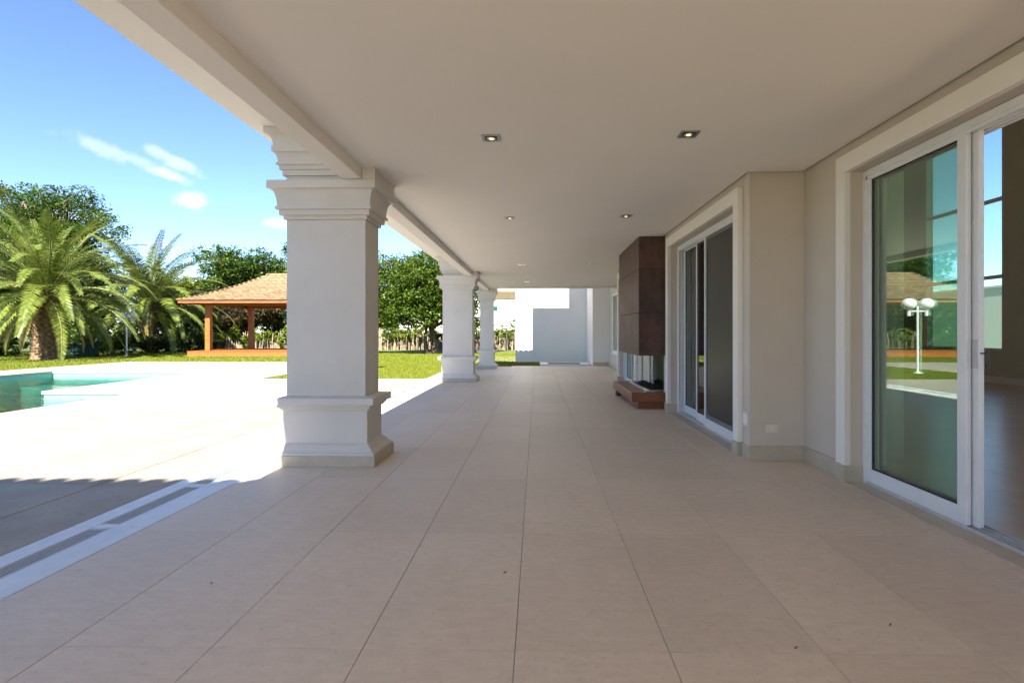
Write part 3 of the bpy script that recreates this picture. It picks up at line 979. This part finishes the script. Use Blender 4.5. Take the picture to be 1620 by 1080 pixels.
bm_.box(-17.1, -16.9, 27.1, 30.5, 2.62, 2.86); bm_.box(-10.75, -10.55, 27.1, 30.5, 2.62, 2.86)
bm_.build('beam', 'pavilion_beam', pv)
eb = MB()
eb.box(EX0, EX1, EY0, EY0 + .05, 2.70, 2.86); eb.box(EX0, EX1, EY1 - .05, EY1, 2.70, 2.86)
eb.box(EX0, EX0 + .05, EY0 + .05, EY1 - .05, 2.70, 2.86); eb.box(EX1 - .05, EX1, EY0 + .05, EY1 - .05, 2.70, 2.86)
eb.build('eave_board', 'pavilion_beam', pv)
MB().box(EX0 + .06, EX1 - .06, EY0 + .06, EY1 - .06, 2.82, 2.85).build('soffit', 'pavilion_beam', pv)
# bell-cast hip roof in courses; each shingle in the front and left slopes is a piece
RX0, RX1, RYM, RZ = -14.75, -12.9, 28.75, 4.40
def rz_of(s): return 2.86 + (RZ - 2.86) * (.62 * s + .38 * s * s)
NC = 19
sh = {}
def shingle(w, l):
    k = (round(w, 2), round(l, 2))
    if k not in sh:
        sh[k] = MB().add([(-w / 2, 0, 0), (w / 2, 0, 0), (w / 2, l, 0), (-w / 2, l, 0), (-w / 2, 0, .035), (w / 2, 0, .035), (w / 2, l, .01), (-w / 2, l, .01)],
                         [(0, 3, 2, 1), (4, 5, 6, 7), (0, 1, 5, 4), (1, 2, 6, 5), (2, 3, 7, 6), (3, 0, 4, 7)]).mesh('shingle', 'shingle')
    return sh[k]
core = MB(); rest = MB()
def ring(s):
    return (EX0 - .06 + (RX0 - EX0 + .06) * s, EX1 + .06 + (RX1 - EX1 - .06) * s, EY0 - .06 + (RYM - EY0 + .06) * s, EY1 + .06 + (RYM - EY1 - .06) * s, rz_of(s))
pr = []
for c in range(NC + 1):
    x0, x1, y0, y1, z = ring(c / NC)
    pr.append([(x0, y0, z - .01), (x1, y0, z - .01), (x1, y1, z - .01), (x0, y1, z - .01)])
core.add([p for q in pr for p in q], [(c * 4 + k_, c * 4 + (k_ + 1) % 4, c * 4 + 4 + (k_ + 1) % 4, c * 4 + 4 + k_) for c in range(NC) for k_ in range(4)] + [(3, 2, 1, 0), tuple(range(NC * 4, NC * 4 + 4))])
core.build('roof', 'shingle', pv)
n_sh = 0
for c in range(NC):
    s0, s1 = c / NC, (c + 1) / NC
    a, b = ring(s0), ring(s1)
    for side in ('front', 'left', 'right', 'back'):
        if side in ('front', 'back'):
            ya, yb = (a[2], b[2]) if side == 'front' else (a[3], b[3])
            xa0, xa1 = a[0], a[1]
            run = abs(yb - ya); rise = b[4] - a[4]; l = math.hypot(run, rise) + .08
            pitch = math.atan2(rise, run)
            wd = .31
            m_n = max(1, int((xa1 - xa0) / wd))
            for i in range(m_n):
                x = xa0 + (i + .5) * (xa1 - xa0) / m_n + random.uniform(-.01, .01)
                if x < xa0 + .1 or x > xa1 - .1: continue
                loc = Vector((x, ya, a[4] + random.uniform(0, .012)))
                rot = (pitch, 0, 0) if side == 'front' else (pitch, 0, math.pi)
                if side == 'front' and n_sh < 230:
                    inst('shingle', shingle(.30, .24), pv, loc - Vector(pv.location), rot); n_sh += 1
                else:
                    mtx = Matrix.Translation(loc) @ Matrix.Rotation(rot[2], 4, 'Z') @ Matrix.Rotation(pitch, 4, 'X')
                    sm = shingle(.30, .24)
                    rest.add([mtx @ v.co for v in sm.vertices], [tuple(p.vertices) for p in sm.polygons])
        else:
            xa, xb = (a[0], b[0]) if side == 'left' else (a[1], b[1])
            run = abs(xb - xa); rise = b[4] - a[4]
            pitch = math.atan2(rise, run)
            m_n = max(1, int((a[3] - a[2]) / .31))
            for i in range(m_n):
                y = a[2] + (i + .5) * (a[3] - a[2]) / m_n
                mtx = Matrix.Translation((xa, y, a[4] + random.uniform(0, .012))) @ Matrix.Rotation(-math.pi / 2 if side == 'left' else math.pi / 2, 4, 'Z') @ Matrix.Rotation(pitch, 4, 'X')
                sm = shingle(.30, .28)
                rest.add([mtx @ v.co for v in sm.vertices], [tuple(p.vertices) for p in sm.polygons])
tag(rest.build('shingles', 'shingle', pv), kind='stuff')
MB().box(RX0 - .1, RX1 + .1, RYM - .1, RYM + .1, RZ - .03, RZ + .07).build('ridge_cap', 'shingle', pv, bevel=.02)

# ------------------------------------------------------------------ lamp posts
def lamp(x, y, label):
    t = thing('garden_lamp', (x, y, 0), label, 'lamp', 'twin-globe garden lamps')
    MB().lathe([(.12, -.02), (.12, .02), (.05, .04), (.036, .08), (.034, 2.02), (.02, 2.04)], (x, y, 0), 14).build('post', 'lamp_white', t, smooth=False)
    a = MB()
    a.tube([(x - .262, y, 1.88), (x + .262, y, 1.88)], .022, 8)
    for s_ in (-1, 1):
        a.lathe([(.05, -.12), (.05, .03), (.075, .05), (.075, .07)], (x + s_ * .262, y, 1.86), 12)
    a.build('arm', 'lamp_white', t)
    for s_ in (-1, 1):
        MB().lathe([(.205 * math.sin(math.pi * q / 12) + .001, .175 * -math.cos(math.pi * q / 12)) for q in range(13)], (x + s_ * .262, y, 2.10), 20).build('globe', 'globe', t, smooth=True)
lamp(-6.05, 16.1, 'white twin-globe garden lamp seen reflected in the near glass door')
lamp(-21.3, 27.0, 'white twin-globe garden lamp standing beside the palms')

# ------------------------------------------------------------------ vegetation
def leaf_quads(pts, size, rng, up=.35, aspect=.55):
    n = len(pts)
    nrm = rng.normal(0, 1, (n, 3)); nrm[:, 2] = np.abs(nrm[:, 2]) + up * 2
    nrm /= np.linalg.norm(nrm, axis=1)[:, None]
    t = rng.normal(0, 1, (n, 3)); t -= (t * nrm).sum(1)[:, None] * nrm
    t /= np.linalg.norm(t, axis=1)[:, None]
    b = np.cross(nrm, t)
    s = size * rng.uniform(.55, 1.35, n)[:, None]
    droop = nrm * s * .18
    v = np.stack([pts - t * s * .5, pts + b * s * aspect * .5 - t * s * .05 + droop, pts + t * s * .5 - droop, pts - b * s * aspect * .5 - t * s * .05 + droop], 1)
    return v.reshape(-1, 3), np.arange(n * 4).reshape(-1, 4)

def blob_points(blobs, n, rng, shell=.55):
    """points in clumps spread over ellipsoids: twig clusters with gaps between"""
    vol = np.array([b[3] * b[4] * b[5] for b in blobs]) ** .75
    cnt = (n * vol / vol.sum()).astype(int)
    out = []
    for (cx, cy, cz_, rx, ry, rz), k in zip(blobs, cnt):
        per = 26
        kc = max(4, k // per)
        d = rng.normal(0, 1, (kc, 3)); d /= np.linalg.norm(d, axis=1)[:, None]
        r = (shell + (1 - shell) * rng.random(kc) ** .6) * (1 + .13 * np.sin(d[:, 0] * 7 + cx * 3) * np.cos(d[:, 2] * 6 + cy))
        c = d * r[:, None]
        cc = np.repeat(c, per, 0) * np.array([rx, ry, rz])
        spread = .16 * (rx * ry * rz) ** (1 / 3)
        cc = cc + rng.normal(0, 1, cc.shape) * np.array([spread, spread, spread * .55])
        out.append(cc + np.array([cx, cy, cz_]))
    return np.concatenate(out)

def tree(name, x, y, blobs, n, leaf, size, label, trunk_r=.18, cat='tree', group=None, stems=1, seed=1, trunk_top=None, base_spread=.25):
    rng = np.random.default_rng(seed)
    t = thing(name, (x, y, 0), label, cat, group)
    tb = MB()
    zc = min(b[2] for b in blobs)
    top = trunk_top or max(.6, zc - .3)
    rs = random.Random(seed)
    for s_ in range(stems):
        ox, oy = (rs.uniform(-base_spread, base_spread), rs.uniform(-base_spread, base_spread)) if stems > 1 else (0, 0)
        ends = blobs[s_::stems] or [blobs[s_ % len(blobs)]]
        fx, fy = (np.mean([e_[0] for e_ in ends]) - x) * .35, (np.mean([e_[1] for e_ in ends]) - y) * .35
        p0 = (x + ox, y + oy, -.1); p1 = (x + ox * 1.3 + fx * .3, y + oy * 1.3 + fy * .3, top * .5); p2 = (x + ox + fx, y + oy + fy, top)
        r0 = trunk_r / (1 if stems == 1 else math.sqrt(stems) * .8)
        tb.tube([p0, (p0[0], p0[1], .12), p1, p2], [r0 * 1.35, r0, r0 * .85, r0 * .7], 8)
        for e_ in ends:
            mid = ((p2[0] + e_[0]) / 2 + rs.uniform(-.2, .2), (p2[1] + e_[1]) / 2 + rs.uniform(-.2, .2), (p2[2] + e_[2]) / 2 + .1)
            tb.tube([p2, mid, (e_[0], e_[1], e_[2])], [r0 * .55, r0 * .38, r0 * .15], 6)
            for q in range(5):
                an = rs.uniform(0, 6.28)
                en = (e_[0] + e_[3] * .75 * math.cos(an), e_[1] + e_[4] * .75 * math.sin(an), e_[2] + e_[5] * rs.uniform(-.3, .8))
                tb.tube([mid if q % 2 else (e_[0], e_[1], e_[2]), ((mid[0] + en[0]) / 2, (mid[1] + en[1]) / 2, (mid[2] + en[2]) / 2 + .15), en], [r0 * .25, r0 * .16, r0 * .05], 5)
    tb.build('trunk', 'bark', t, smooth=True)
    V, F = leaf_quads(blob_points(blobs, n, rng), size, rng)
    o = bpy.data.objects.new('crown', fast_mesh('crown', V - np.array([x, y, 0]), F, leaf))
    COL.objects.link(o); o.parent = t
    return t

def crown_blobs(x, y, z, r, rz, k, seed, flat=.6):
    rs = random.Random(seed)
    out = [(x, y, z, r * .62, r * .62, rz * .7)]
    for i in range(k):
        a = 6.283 * i / k + rs.uniform(-.4, .4); d_ = r * rs.uniform(.45, .72); h = rs.uniform(-.5, .62) * rz
        q = rs.uniform(.30, .46)
        out.append((x + d_ * math.cos(a), y + d_ * math.sin(a), z + h, r * q, r * q, r * q * flat * 1.3))
    return out

# palms
def frond_mesh(e0, bend, L_, seed, leaf='leaf_palm', ll=.52, lw_=.019):
    rs = random.Random(seed)
    n = 34
    p = Vector((0, 0, 0)); ang = e0
    pts = [p.copy()]; tang = []
    for i in range(n):
        ang2 = ang - bend * (i / n) ** 1.3
        dr = Vector((math.cos(ang2), rs.uniform(-.01, .01), math.sin(ang2)))
        tang.append(dr)
        p = p + dr * (L_ / n); pts.append(p.copy())
    tang.append(tang[-1])
    mb = MB()
    for i in range(3, n + 1):
        s_ = i / n
        t = tang[i]; side = Vector((0, 1, 0)); nor = side.cross(t) * -1
        if nor.z < 0 and abs(e0) < 1.2: nor = -nor
        for half in (0, .5):
            q = pts[i] - t * (L_ / n) * half
            leng = ll * (math.sin(math.pi * min(1, .12 + .86 * s_ ** .8)) * .75 + .25) * rs.uniform(.85, 1.12)
            for sg in (-1, 1):
                dirv = (side * sg * .80 + t * (.52 + .3 * s_) + nor * (.30 + rs.uniform(-.16, .16)) - Vector((0, 0, .18))).normalized()
                wv = t.cross(dirv).normalized().cross(dirv).normalized() * lw_
                m1 = q + dirv * leng * .55 + wv * 0 - Vector((0, 0, .02))
                tip = q + dirv * leng - Vector((0, 0, .10 * leng))
                mb.add([q - wv * .5, q + wv * .5, m1 + wv, tip, m1 - wv], [(0, 1, 2, 4), (4, 2, 3)])
    me = mb.mesh('frond', leaf)
    rb = MB().tube(pts[::2], [.032 * (1 - .85 * i / (len(pts[::2]) - 1)) + .004 for i in range(len(pts[::2]))], 5)
    me2 = rb.mesh('rachis', 'palm_rachis')
    return me, me2

FR = {}
def palm(x, y, ztop, L_, tr, label, seed, per):
    rs = random.Random(seed)
    t = thing('palm_tree', (x, y, 0), label, 'palm tree', 'date palms on the lawn edge')
    prof = []
    for i in range(15):
        z = ztop * i / 14
        prof.append((tr * (1.12 - .22 * i / 14 + (.2 if i == 0 else 0)) * (1 + .05 * (i % 2)), z))
    prof.append((tr * .5, ztop + .35))
    MB().lathe(prof, (x, y, -.05), 18).build('trunk', 'palm_bark', t)
    sb = MB()
    rows = int(ztop / .13)
    for r_ in range(rows + 4):
        z = .05 + r_ * .13
        rr = tr * (1.12 - .22 * min(1, z / ztop))
        for k in range(11):
            a = 6.283 * (k + .5 * (r_ % 2)) / 11 + rs.uniform(-.05, .05)
            ca, sa = math.cos(a), math.sin(a)
            w_ = .10; out = rs.uniform(.05, .11)
            b0 = Vector((x + ca * rr * .96, y + sa * rr * .96, z)); b1 = Vector((x + ca * (rr + out), y + sa * (rr + out), z + .13))
            sd = Vector((-sa, ca, 0)) * w_
            sb.add([b0 - sd, b0 + sd, b1 + sd * .55, b1 - sd * .55, b0 - sd * .8 + Vector((-ca * .05, -sa * .05, .14)), b0 + sd * .8 + Vector((-ca * .05, -sa * .05, .14))],
                   [(0, 1, 2, 3), (3, 2, 5, 4), (0, 3, 4), (1, 5, 2)])
    tag(sb.build('frond_stubs', 'palm_stub', t), kind='stuff')
    cls = [(80, .9), (68, 1.25), (54, 1.5), (40, 1.65), (24, 1.65), (6, 1.4), (-18, 1.0)]
    for ci, (e0, bend) in enumerate(cls):
        for v in range(2):
            key = (ci, v, round(L_, 1))
            if key not in FR:
                FR[key] = frond_mesh(R(e0 + v * 6 - 3), bend * (.9 + .22 * v), L_ * (1.0, 1.04, 1.04, 1.0, .95, .9, .8)[ci] * (1 - .06 * v), 40 + ci * 3 + v, 'leaf_palm', *((.60, .027) if L_ > 5.1 else (.52, .021)))
        for k in range(per[ci]):
            fm, rm = FR[(ci, k % 2, round(L_, 1))]
            a = 6.283 * (k + rs.uniform(-.3, .3)) / per[ci] + ci * .7
            s_ = rs.uniform(.9, 1.08)
            fo = inst('frond', fm, t, (math.cos(a) * tr * .4, math.sin(a) * tr * .4, ztop + .28 - ci * .03), (rs.uniform(-.25, .25), 0, a), (s_, s_, s_))
            inst('rachis', rm, fo)
    # withered skirt
    for k in range(per[7]):
        key = ('dry', round(L_, 1), k % 2)
        if key not in FR:
            FR[key] = frond_mesh(R(-38 - 10 * (k % 2)), .75, L_ * .55, 90 + k, 'leaf_palm_dry', .40)
        fm, rm = FR[key]
        a = 6.283 * k / per[7] + .3
        fo = inst('frond', fm, t, (math.cos(a) * tr * .6, math.sin(a) * tr * .6, ztop + .05), (0, 0, a))
        inst('rachis', rm, fo)
    return t
palm(-22.7, 24.0, 2.75, 5.0, .48, 'big date palm with a thick scaly trunk near the pool lawn', 5, (10, 14, 15, 16, 15, 13, 9, 8))
palm(-24.2, 32.5, 2.7, 5.3, .42, 'smaller date palm behind the big one, left of the pavilion', 9, (9, 12, 13, 14, 13, 11, 7, 5))

# trees
tree('lawn_tree', -6.0, 30.3, crown_blobs(-6.3, 30.4, 3.55, 3.35, 2.25, 15, 3, .75) + [(-6.2, 30.3, 5.0, 1.5, 1.5, .8), (-4.2, 30.2, 2.0, 1.2, 1.2, .7), (-8.2, 30, 2.2, 1.2, 1.2, .75), (-6.5, 28.6, 2.3, 1.5, 1.3, .8)],
     56000, 'leaf_lawn_tree', .155, 'round leafy tree with several trunks standing on the lawn between the columns', .24, stems=5, seed=11, trunk_top=1.5, base_spread=.3)
tree('tall_tree', -32.5, 34, crown_blobs(-34.2, 34, 7.4, 5.0, 3.5, 16, 5, .6) + [(-30.3, 33.5, 9.8, 1.8, 1.8, .9), (-28.6, 33.6, 8.0, 1.7, 1.7, 1.1)],
     46000, 'leaf_mid', .18, 'tall dark loose-crowned tree behind the big palm', .35, seed=21, trunk_top=3.5)
tree('broad_tree', -24.6, 45, crown_blobs(-24.4, 45, 5.6, 4.3, 2.7, 14, 6, .6),
     20000, 'leaf_mid', .24, 'broad green tree rising behind the left slope of the pavilion roof', .3, seed=22, trunk_top=3)
tree('broad_tree', -20.0, 47, crown_blobs(-19.6, 47, 6.4, 4.0, 3.1, 14, 8, .6),
     20000, 'leaf_mid', .24, 'taller green tree rising behind the pavilion ridge beside the column', .3, seed=23, trunk_top=3)
tree('low_tree', -28.0, 43, crown_blobs(-28.4, 43, 4.0, 3.1, 2.0, 12, 9, .6),
     14000, 'leaf_bright', .22, 'low light green tree between the second palm and the pavilion', .2, seed=24, trunk_top=2)
tree('russet_tree', -20.6, 37.3, crown_blobs(-20.4, 37.3, 2.5, 2.0, 1.2, 11, 10, .6),
     12000, 'leaf_russet', .17, 'small tree with reddish brown foliage seen through the pavilion', .14, seed=25, trunk_top=1.0)
tree('dark_tree', -16.4, 39.5, crown_blobs(-16.2, 39.5, 2.9, 2.6, 1.7, 12, 12, .7),
     14000, 'leaf_dark', .2, 'dark green tree seen through the right side of the pavilion', .2, seed=26, trunk_top=1.5)
tree('dark_tree', -38, 42, crown_blobs(-38, 42, 4.2, 4.8, 3.0, 12, 13, .6), 14000, 'leaf_dark', .26, 'dark tree at the far left edge behind the palms', .25, seed=27)
tree('dark_tree', -31.5, 47, crown_blobs(-31.5, 47, 3.6, 3.8, 2.6, 12, 14, .6), 13000, 'leaf_olive', .24, 'olive green tree filling the gap between the two palms', .25, seed=28)
tree('dark_tree', -12.0, 41, crown_blobs(-12.5, 41, 2.6, 2.8, 1.7, 10, 15, .6), 9000, 'leaf_mid', .2, 'green tree behind the first column, partly hidden', .2, seed=29)
tree('dark_tree', -15.0, 42.5, crown_blobs(-14.6, 42.5, 3.4, 3.0, 2.3, 12, 16, .7), 14000, 'leaf_dark', .2, 'dark tree low behind the pavilion ridge, next to the column', .2, seed=33)
tree('dark_tree', -19.2, 41.5, crown_blobs(-19.2, 41.5, 2.6, 2.6, 2.0, 12, 17, .7), 12000, 'leaf_dark', .2, 'dark tree seen between the two pavilion posts', .2, seed=34)
tree('dark_tree', -24.0, 40.0, crown_blobs(-24.0, 40, 2.6, 3.0, 2.2, 12, 18, .7), 13000, 'leaf_olive', .2, 'olive tree left of the pavilion, under the second palm fronds', .2, seed=35)
tree('dark_tree', -35.0, 37.5, crown_blobs(-35.0, 37.5, 2.6, 3.6, 2.4, 12, 19, .7), 13000, 'leaf_dark', .24, 'dark bushy tree low at the left edge of the garden', .2, seed=36)
# conifer tips
cf = []
for i in range(9):
    z = 1.0 + i * .62; r_ = 1.15 * (1 - i / 9.5) + .12
    cf.append((-27.3, 44.5, z, r_, r_, .42))
tree('conifer', -27.3, 44.5, cf, 6000, 'leaf_dark', .16, 'narrow pointed conifer between the second palm and the pavilion', .12, seed=31, trunk_top=5.8)
cf = [(a - .0 + 1.9, b + .4, z * .97, r_, q, h) for a, b, z, r_, q, h in cf]
tree('conifer', -25.4, 44.9, cf, 6000, 'leaf_mid', .16, 'slightly lower conifer close to the pavilion roof edge', .12, seed=32, trunk_top=5.6)

# shrubs along the back of the lawn
SH = [(-27.6, 26.2, 1.2, 1.3, 'leaf_dark'), (-29.2, 28.0, 1.5, 1.9, 'leaf_dark'), (-26.0, 29.2, 1.3, 1.6, 'leaf_mid'), (-23.6, 29.0, 1.0, 1.2, 'leaf_bright'),
      (-26.9, 31.8, 1.6, 2.2, 'leaf_dark'), (-22.6, 30.6, .9, 1.1, 'leaf_olive'), (-22.2, 33.0, 1.2, 1.6, 'leaf_olive'), (-22.9, 35.0, 1.2, 1.8, 'leaf_mid'),
      (-21.2, 33.2, .8, 1.2, 'leaf_dark'), (-31.5, 29.5, 1.6, 2.2, 'leaf_olive'), (-33.6, 31.5, 1.8, 2.6, 'leaf_dark'), (-23.4, 34.4, 1.6, 2.2, 'leaf_dark'),
      (-29.5, 33.2, 1.7, 2.6, 'leaf_mid'), (-25.3, 35.6, 1.6, 2.4, 'leaf_dark')]
WH = ['at the left edge behind the palm trunk', 'left of the palm trunk, tall and dark', 'mid green, right behind the palm trunk', 'bright yellow-green, between palm trunk and lamp', 'deep behind the palm trunk',
      'just right of the lamp post', 'between lamp post and pavilion, olive', 'mid green one behind, left of the pavilion post', 'at the pavilion deck corner', 'far left and olive',
      'farthest left one', 'behind the lamp post', 'behind the big palm, mid green', 'under the second palm']
for i, ((x, y, r_, h, lf), wh) in enumerate(zip(SH, WH)):
    tree('shrub', x, y, crown_blobs(x, y, h * .5, r_ * 1.05, h * .52, 7, 60 + i, .8), 4200, lf, .14, 'leafy shrub ' + wh, .06, cat='shrub', group='shrubs along the back of the lawn', stems=3, seed=70 + i, trunk_top=h * .3)

# bright hedge plants and cane stems along the rear fence line
def hedge_plant(x, y, h, leaf, label, seed, n=900):
    rng = np.random.default_rng(seed)
    t = thing('hedge_plant', (x, y, 0), label, 'plant', 'leafy plants along the cane fence')
    rs = random.Random(seed)
    mb = MB()
    for i in range(7):
        a = rs.uniform(-.45, .45); b = rs.uniform(-.2, .2)
        mb.tube([(x + a, y + b, -.05), (x + a * 1.1, y + b, h * .5), (x + a * 1.3, y + b, h * .9)], [.025, .02, .012], 5)
    mb.build('stems', 'cane', t)
    bl = [(x + rs.uniform(-.35, .35), y + rs.uniform(-.15, .15), h * rs.uniform(.55, .95), .38, .3, .34) for _ in range(4)]
    V, F = leaf_quads(blob_points(bl, n, rng, .2), .17, rng, up=.2, aspect=.4)
    o = bpy.data.objects.new('leaves', fast_mesh('leaves', V - np.array([x, y, 0]), F, leaf))
    COL.objects.link(o); o.parent = t
HP = [(-21.4 + .78 * i, 35.6 + .22 * math.sin(i * 1.7), 1.25 + .3 * math.sin(i * 2.3), ) for i in range(8)]
ORD = ['first', 'second', 'third', 'fourth', 'fifth', 'sixth', 'seventh', 'eighth']
for i, (x, y, h) in enumerate(HP):
    hedge_plant(x, y, h, 'leaf_bright', 'bright yellow-green hedge plant seen through the pavilion, %s from the left' % ORD[i], 100 + i)
HP2 = [(-10.4, 38.3, 1.45), (-9.2, 38.2, 1.75), (-7.9, 38.3, 1.5), (-6.4, 38.3, 1.6), (-4.6, 38.2, 1.5), (-3.3, 37.2, 1.75), (-2.2, 37.5, 1.3), (-1.15, 37.0, 1.95)]
WH2 = ['tufted plant left of the lawn tree, nearest the first column', 'tallest tufted plant left of the lawn tree trunk', 'tufted plant just left of the lawn tree trunk',
       'tufted plant behind the middle column', 'tufted plant in the gap between the far columns', 'spiky plant under the dark metal frame', 'small plant right of the dark frame post', 'tall spiky plant against the far white wall corner']
MORE = [(-11.0, 37.9, 1.5, 'bushy plant along the fence nearest the first column'), (-9.8, 37.8, 1.3, 'low bushy plant along the fence left of the lawn tree'),
        (-8.6, 37.9, 1.55, 'bushy plant along the fence in the middle of the gap'), (-7.2, 37.8, 1.4, 'bushy plant along the fence right behind the lawn tree trunks'),
        (-2.8, 38.4, 1.6, 'bushy plant along the fence within the dark frame'), (-1.6, 38.3, 1.5, 'bushy plant along the fence beside the far white wall')]
for i, (x, y, h, lb) in enumerate(MORE):
    hedge_plant(x, y, h, 'leaf_bright' if i % 3 else 'leaf_mid', lb, 160 + i, 900)
for i, (x, y, h) in enumerate(HP2):
    hedge_plant(x, y, h, 'leaf_mid' if i % 2 else 'leaf_bright', WH2[i], 130 + i, 700)

def cane_fence(x0, x1, y0, y1, h, n, label, seed):
    rs = random.Random(seed)
    t = thing('cane_fence', ((x0 + x1) / 2, (y0 + y1) / 2, 0), label, 'fence')
    mb = MB()
    for i in range(n):
        s_ = (i + rs.uniform(-.4, .4)) / n
        x = x0 + (x1 - x0) * s_; y = y0 + (y1 - y0) * s_ + rs.uniform(-.08, .08)
        hh = h * rs.uniform(.72, 1.12); r_ = rs.uniform(.018, .036); lx = rs.uniform(-.06, .06)
        mb.tube([(x, y, -.05), (x + lx * .5, y, hh * .5), (x + lx, y, hh)], [r_, r_ * .95, r_ * .8], 5)
    tag(mb.build('canes', 'cane', t), kind='stuff')
    rl = MB()
    for z in (h * .3, h * .75):
        rl.tube([(x0, y0 + .1, z), (x1, y1 + .1, z)], .02, 5)
    rl.build('rail', 'cane', t)
cane_fence(-22.5, -13.5, 36.0, 36.2, 1.15, 420, 'pale cane fence seen behind the pavilion', 1)
cane_fence(-13.4, -3.6, 38.6, 38.9, 1.42, 560, 'pale cane fence behind the lawn tree', 2)
cane_fence(-3.5, -.3, 39.0, 39.1, 1.45, 220, 'pale cane fence seen at the left of the far white wall', 3)

# green netting by the palm
nf = thing('netting_fence', (-23, 26.6, 0), 'slack dark green netting on a thin post beside the palm trunk', 'fence')
for x in (-22.45, -24.2):
    MB().tube([(x, 26.6, -.05), (x, 26.6, .95)], .022, 6).build('post', 'mesh_green', nf)
v = []; f_ = []
for i in range(33):
    x = -24.2 + 1.75 * i / 32
    for j in range(7):
        sag = .22 * math.sin(math.pi * i / 32)
        v.append((x, 26.62 + .07 * math.sin(i * 1.1 + j * .8), .0 + (.82 - sag) * j / 6 * (1 + .05 * math.sin(i * 1.7))))
for i in range(32):
    for j in range(6):
        q = i * 7 + j
        f_.append((q, q + 7, q + 8, q + 1))
no = MB().add(v, f_).build('net', 'mesh_green', nf, smooth=True)
md = no.modifiers.new('thick', 'SOLIDIFY'); md.thickness = .006

# ------------------------------------------------------------------ things beyond the garden
mf = thing('metal_frame', (-3.2, 36.4, 0), 'thin dark metal frame standing on the grass left of the far wall', 'frame')
MB().box(-2.13, -2.05, 36.36, 36.44, -.05, 1.76).build('post', 'dark_metal', mf)
MB().box(-4.4, -4.32, 36.36, 36.44, -.05, 1.76).build('post', 'dark_metal', mf)
MB().box(-4.32, -2.13, 36.36, 36.44, 1.68, 1.76).build('bar', 'dark_metal', mf)

gw = thing('garden_wall', (-12, 41.5, 0), 'white boundary wall glimpsed behind the lawn tree and cane fence', 'wall')
MB().box(-11.6, -5.0, 41.4, 41.6, -.1, 2.7).build('wall', 'white_wall', gw)
MB().box(-11.65, -4.95, 41.35, 41.65, 2.7, 2.8).build('coping', 'trim_paint', gw)

nb = thing('neighbour_house', (-1, 46, 0), 'white neighbouring house with a tan balcony recess left of the far wall', 'house')
NY = 46.0
def at(px, py):
    return ((px - 849.5) * NY / 833, 1.245 + (525.5 - py) * NY / 833)
MB().box(-9.0, 6.0, NY + 1.4, NY + 9, -.1, 6.4).build('wall', 'neighbour_tan', nb)
for z0, z1, nm in ((-.1, 1.9, 'ground_floor'), (1.92, 4.05, 'balcony_parapet'), (4.85, 5.4, 'roof_edge')):
    MB().box(-9.0, 6.0, NY + (.0 if nm != 'ground_floor' else .12), NY + 1.4, z0, z1).build(nm, 'white_wall', nb)
MB().box(-9.0, 6.0, NY + .3, NY + 1.4, 4.8, 4.848).build('soffit', 'neighbour_tan', nb)
for x in (-5.5, 1.6):
    MB().box(x, x + .3, NY + .2, NY + .5, 4.055, 4.795).build('pillar', 'white_wall', nb)
wx, wz = at(783.5, 488)
MB().box(wx - .25, wx + .22, NY - .03, NY + .02, wz - .2, wz + .2).build('window', 'teal_pane', nb)

# ------------------------------------------------------------------ leaf litter on the terrace
def litter(x, y, ln, wd, a, label):
    ca, sa = math.cos(a), math.sin(a)
    pts = [(-ln / 2, 0, .002), (-ln * .15, wd / 2, .005), (ln / 2, wd * .1, .010), (-ln * .1, -wd / 2, .004)]
    v = [(x + px * ca - py * sa, y + px * sa + py * ca, z) for px, py, z in pts]
    v += [(p[0], p[1], p[2] + .0015) for p in v]
    o = MB().add(v, [(3, 2, 1, 0), (4, 5, 6, 7), (0, 1, 5, 4), (1, 2, 6, 5), (2, 3, 7, 6), (3, 0, 4, 7)]).build('dry_leaf', 'palm_bark')
    tag(o, label, 'leaf', 'bits of leaf litter on the terrace')
litter(-.165, 2.72, .022, .012, .3, 'tiny dry leaf bit on the floor left of the central joint')
litter(1.50, 2.26, .020, .007, .5, 'tiny dry leaf bit on the floor at lower right')
litter(1.02, 2.09, .018, .008, .1, 'yellowed leaf bit on the cross joint at lower right')
litter(-1.61, 2.58, .010, .008, 1.2, 'dark crumb on the floor near the drain strip')

sw = thing('added_backdrop_wall', (18, 10, 0), 'added pale wall that whitens the lower view through the tall window', 'wall')  # added outside so the lower window view turns pale
MB().box(18, 18.2, -6, 32, -.1, 3.0).build('wall', 'white_wall', sw)
MB().box(17.97, 18.23, -6, 32, 3.0, 3.08).build('coping', 'trim_paint', sw)
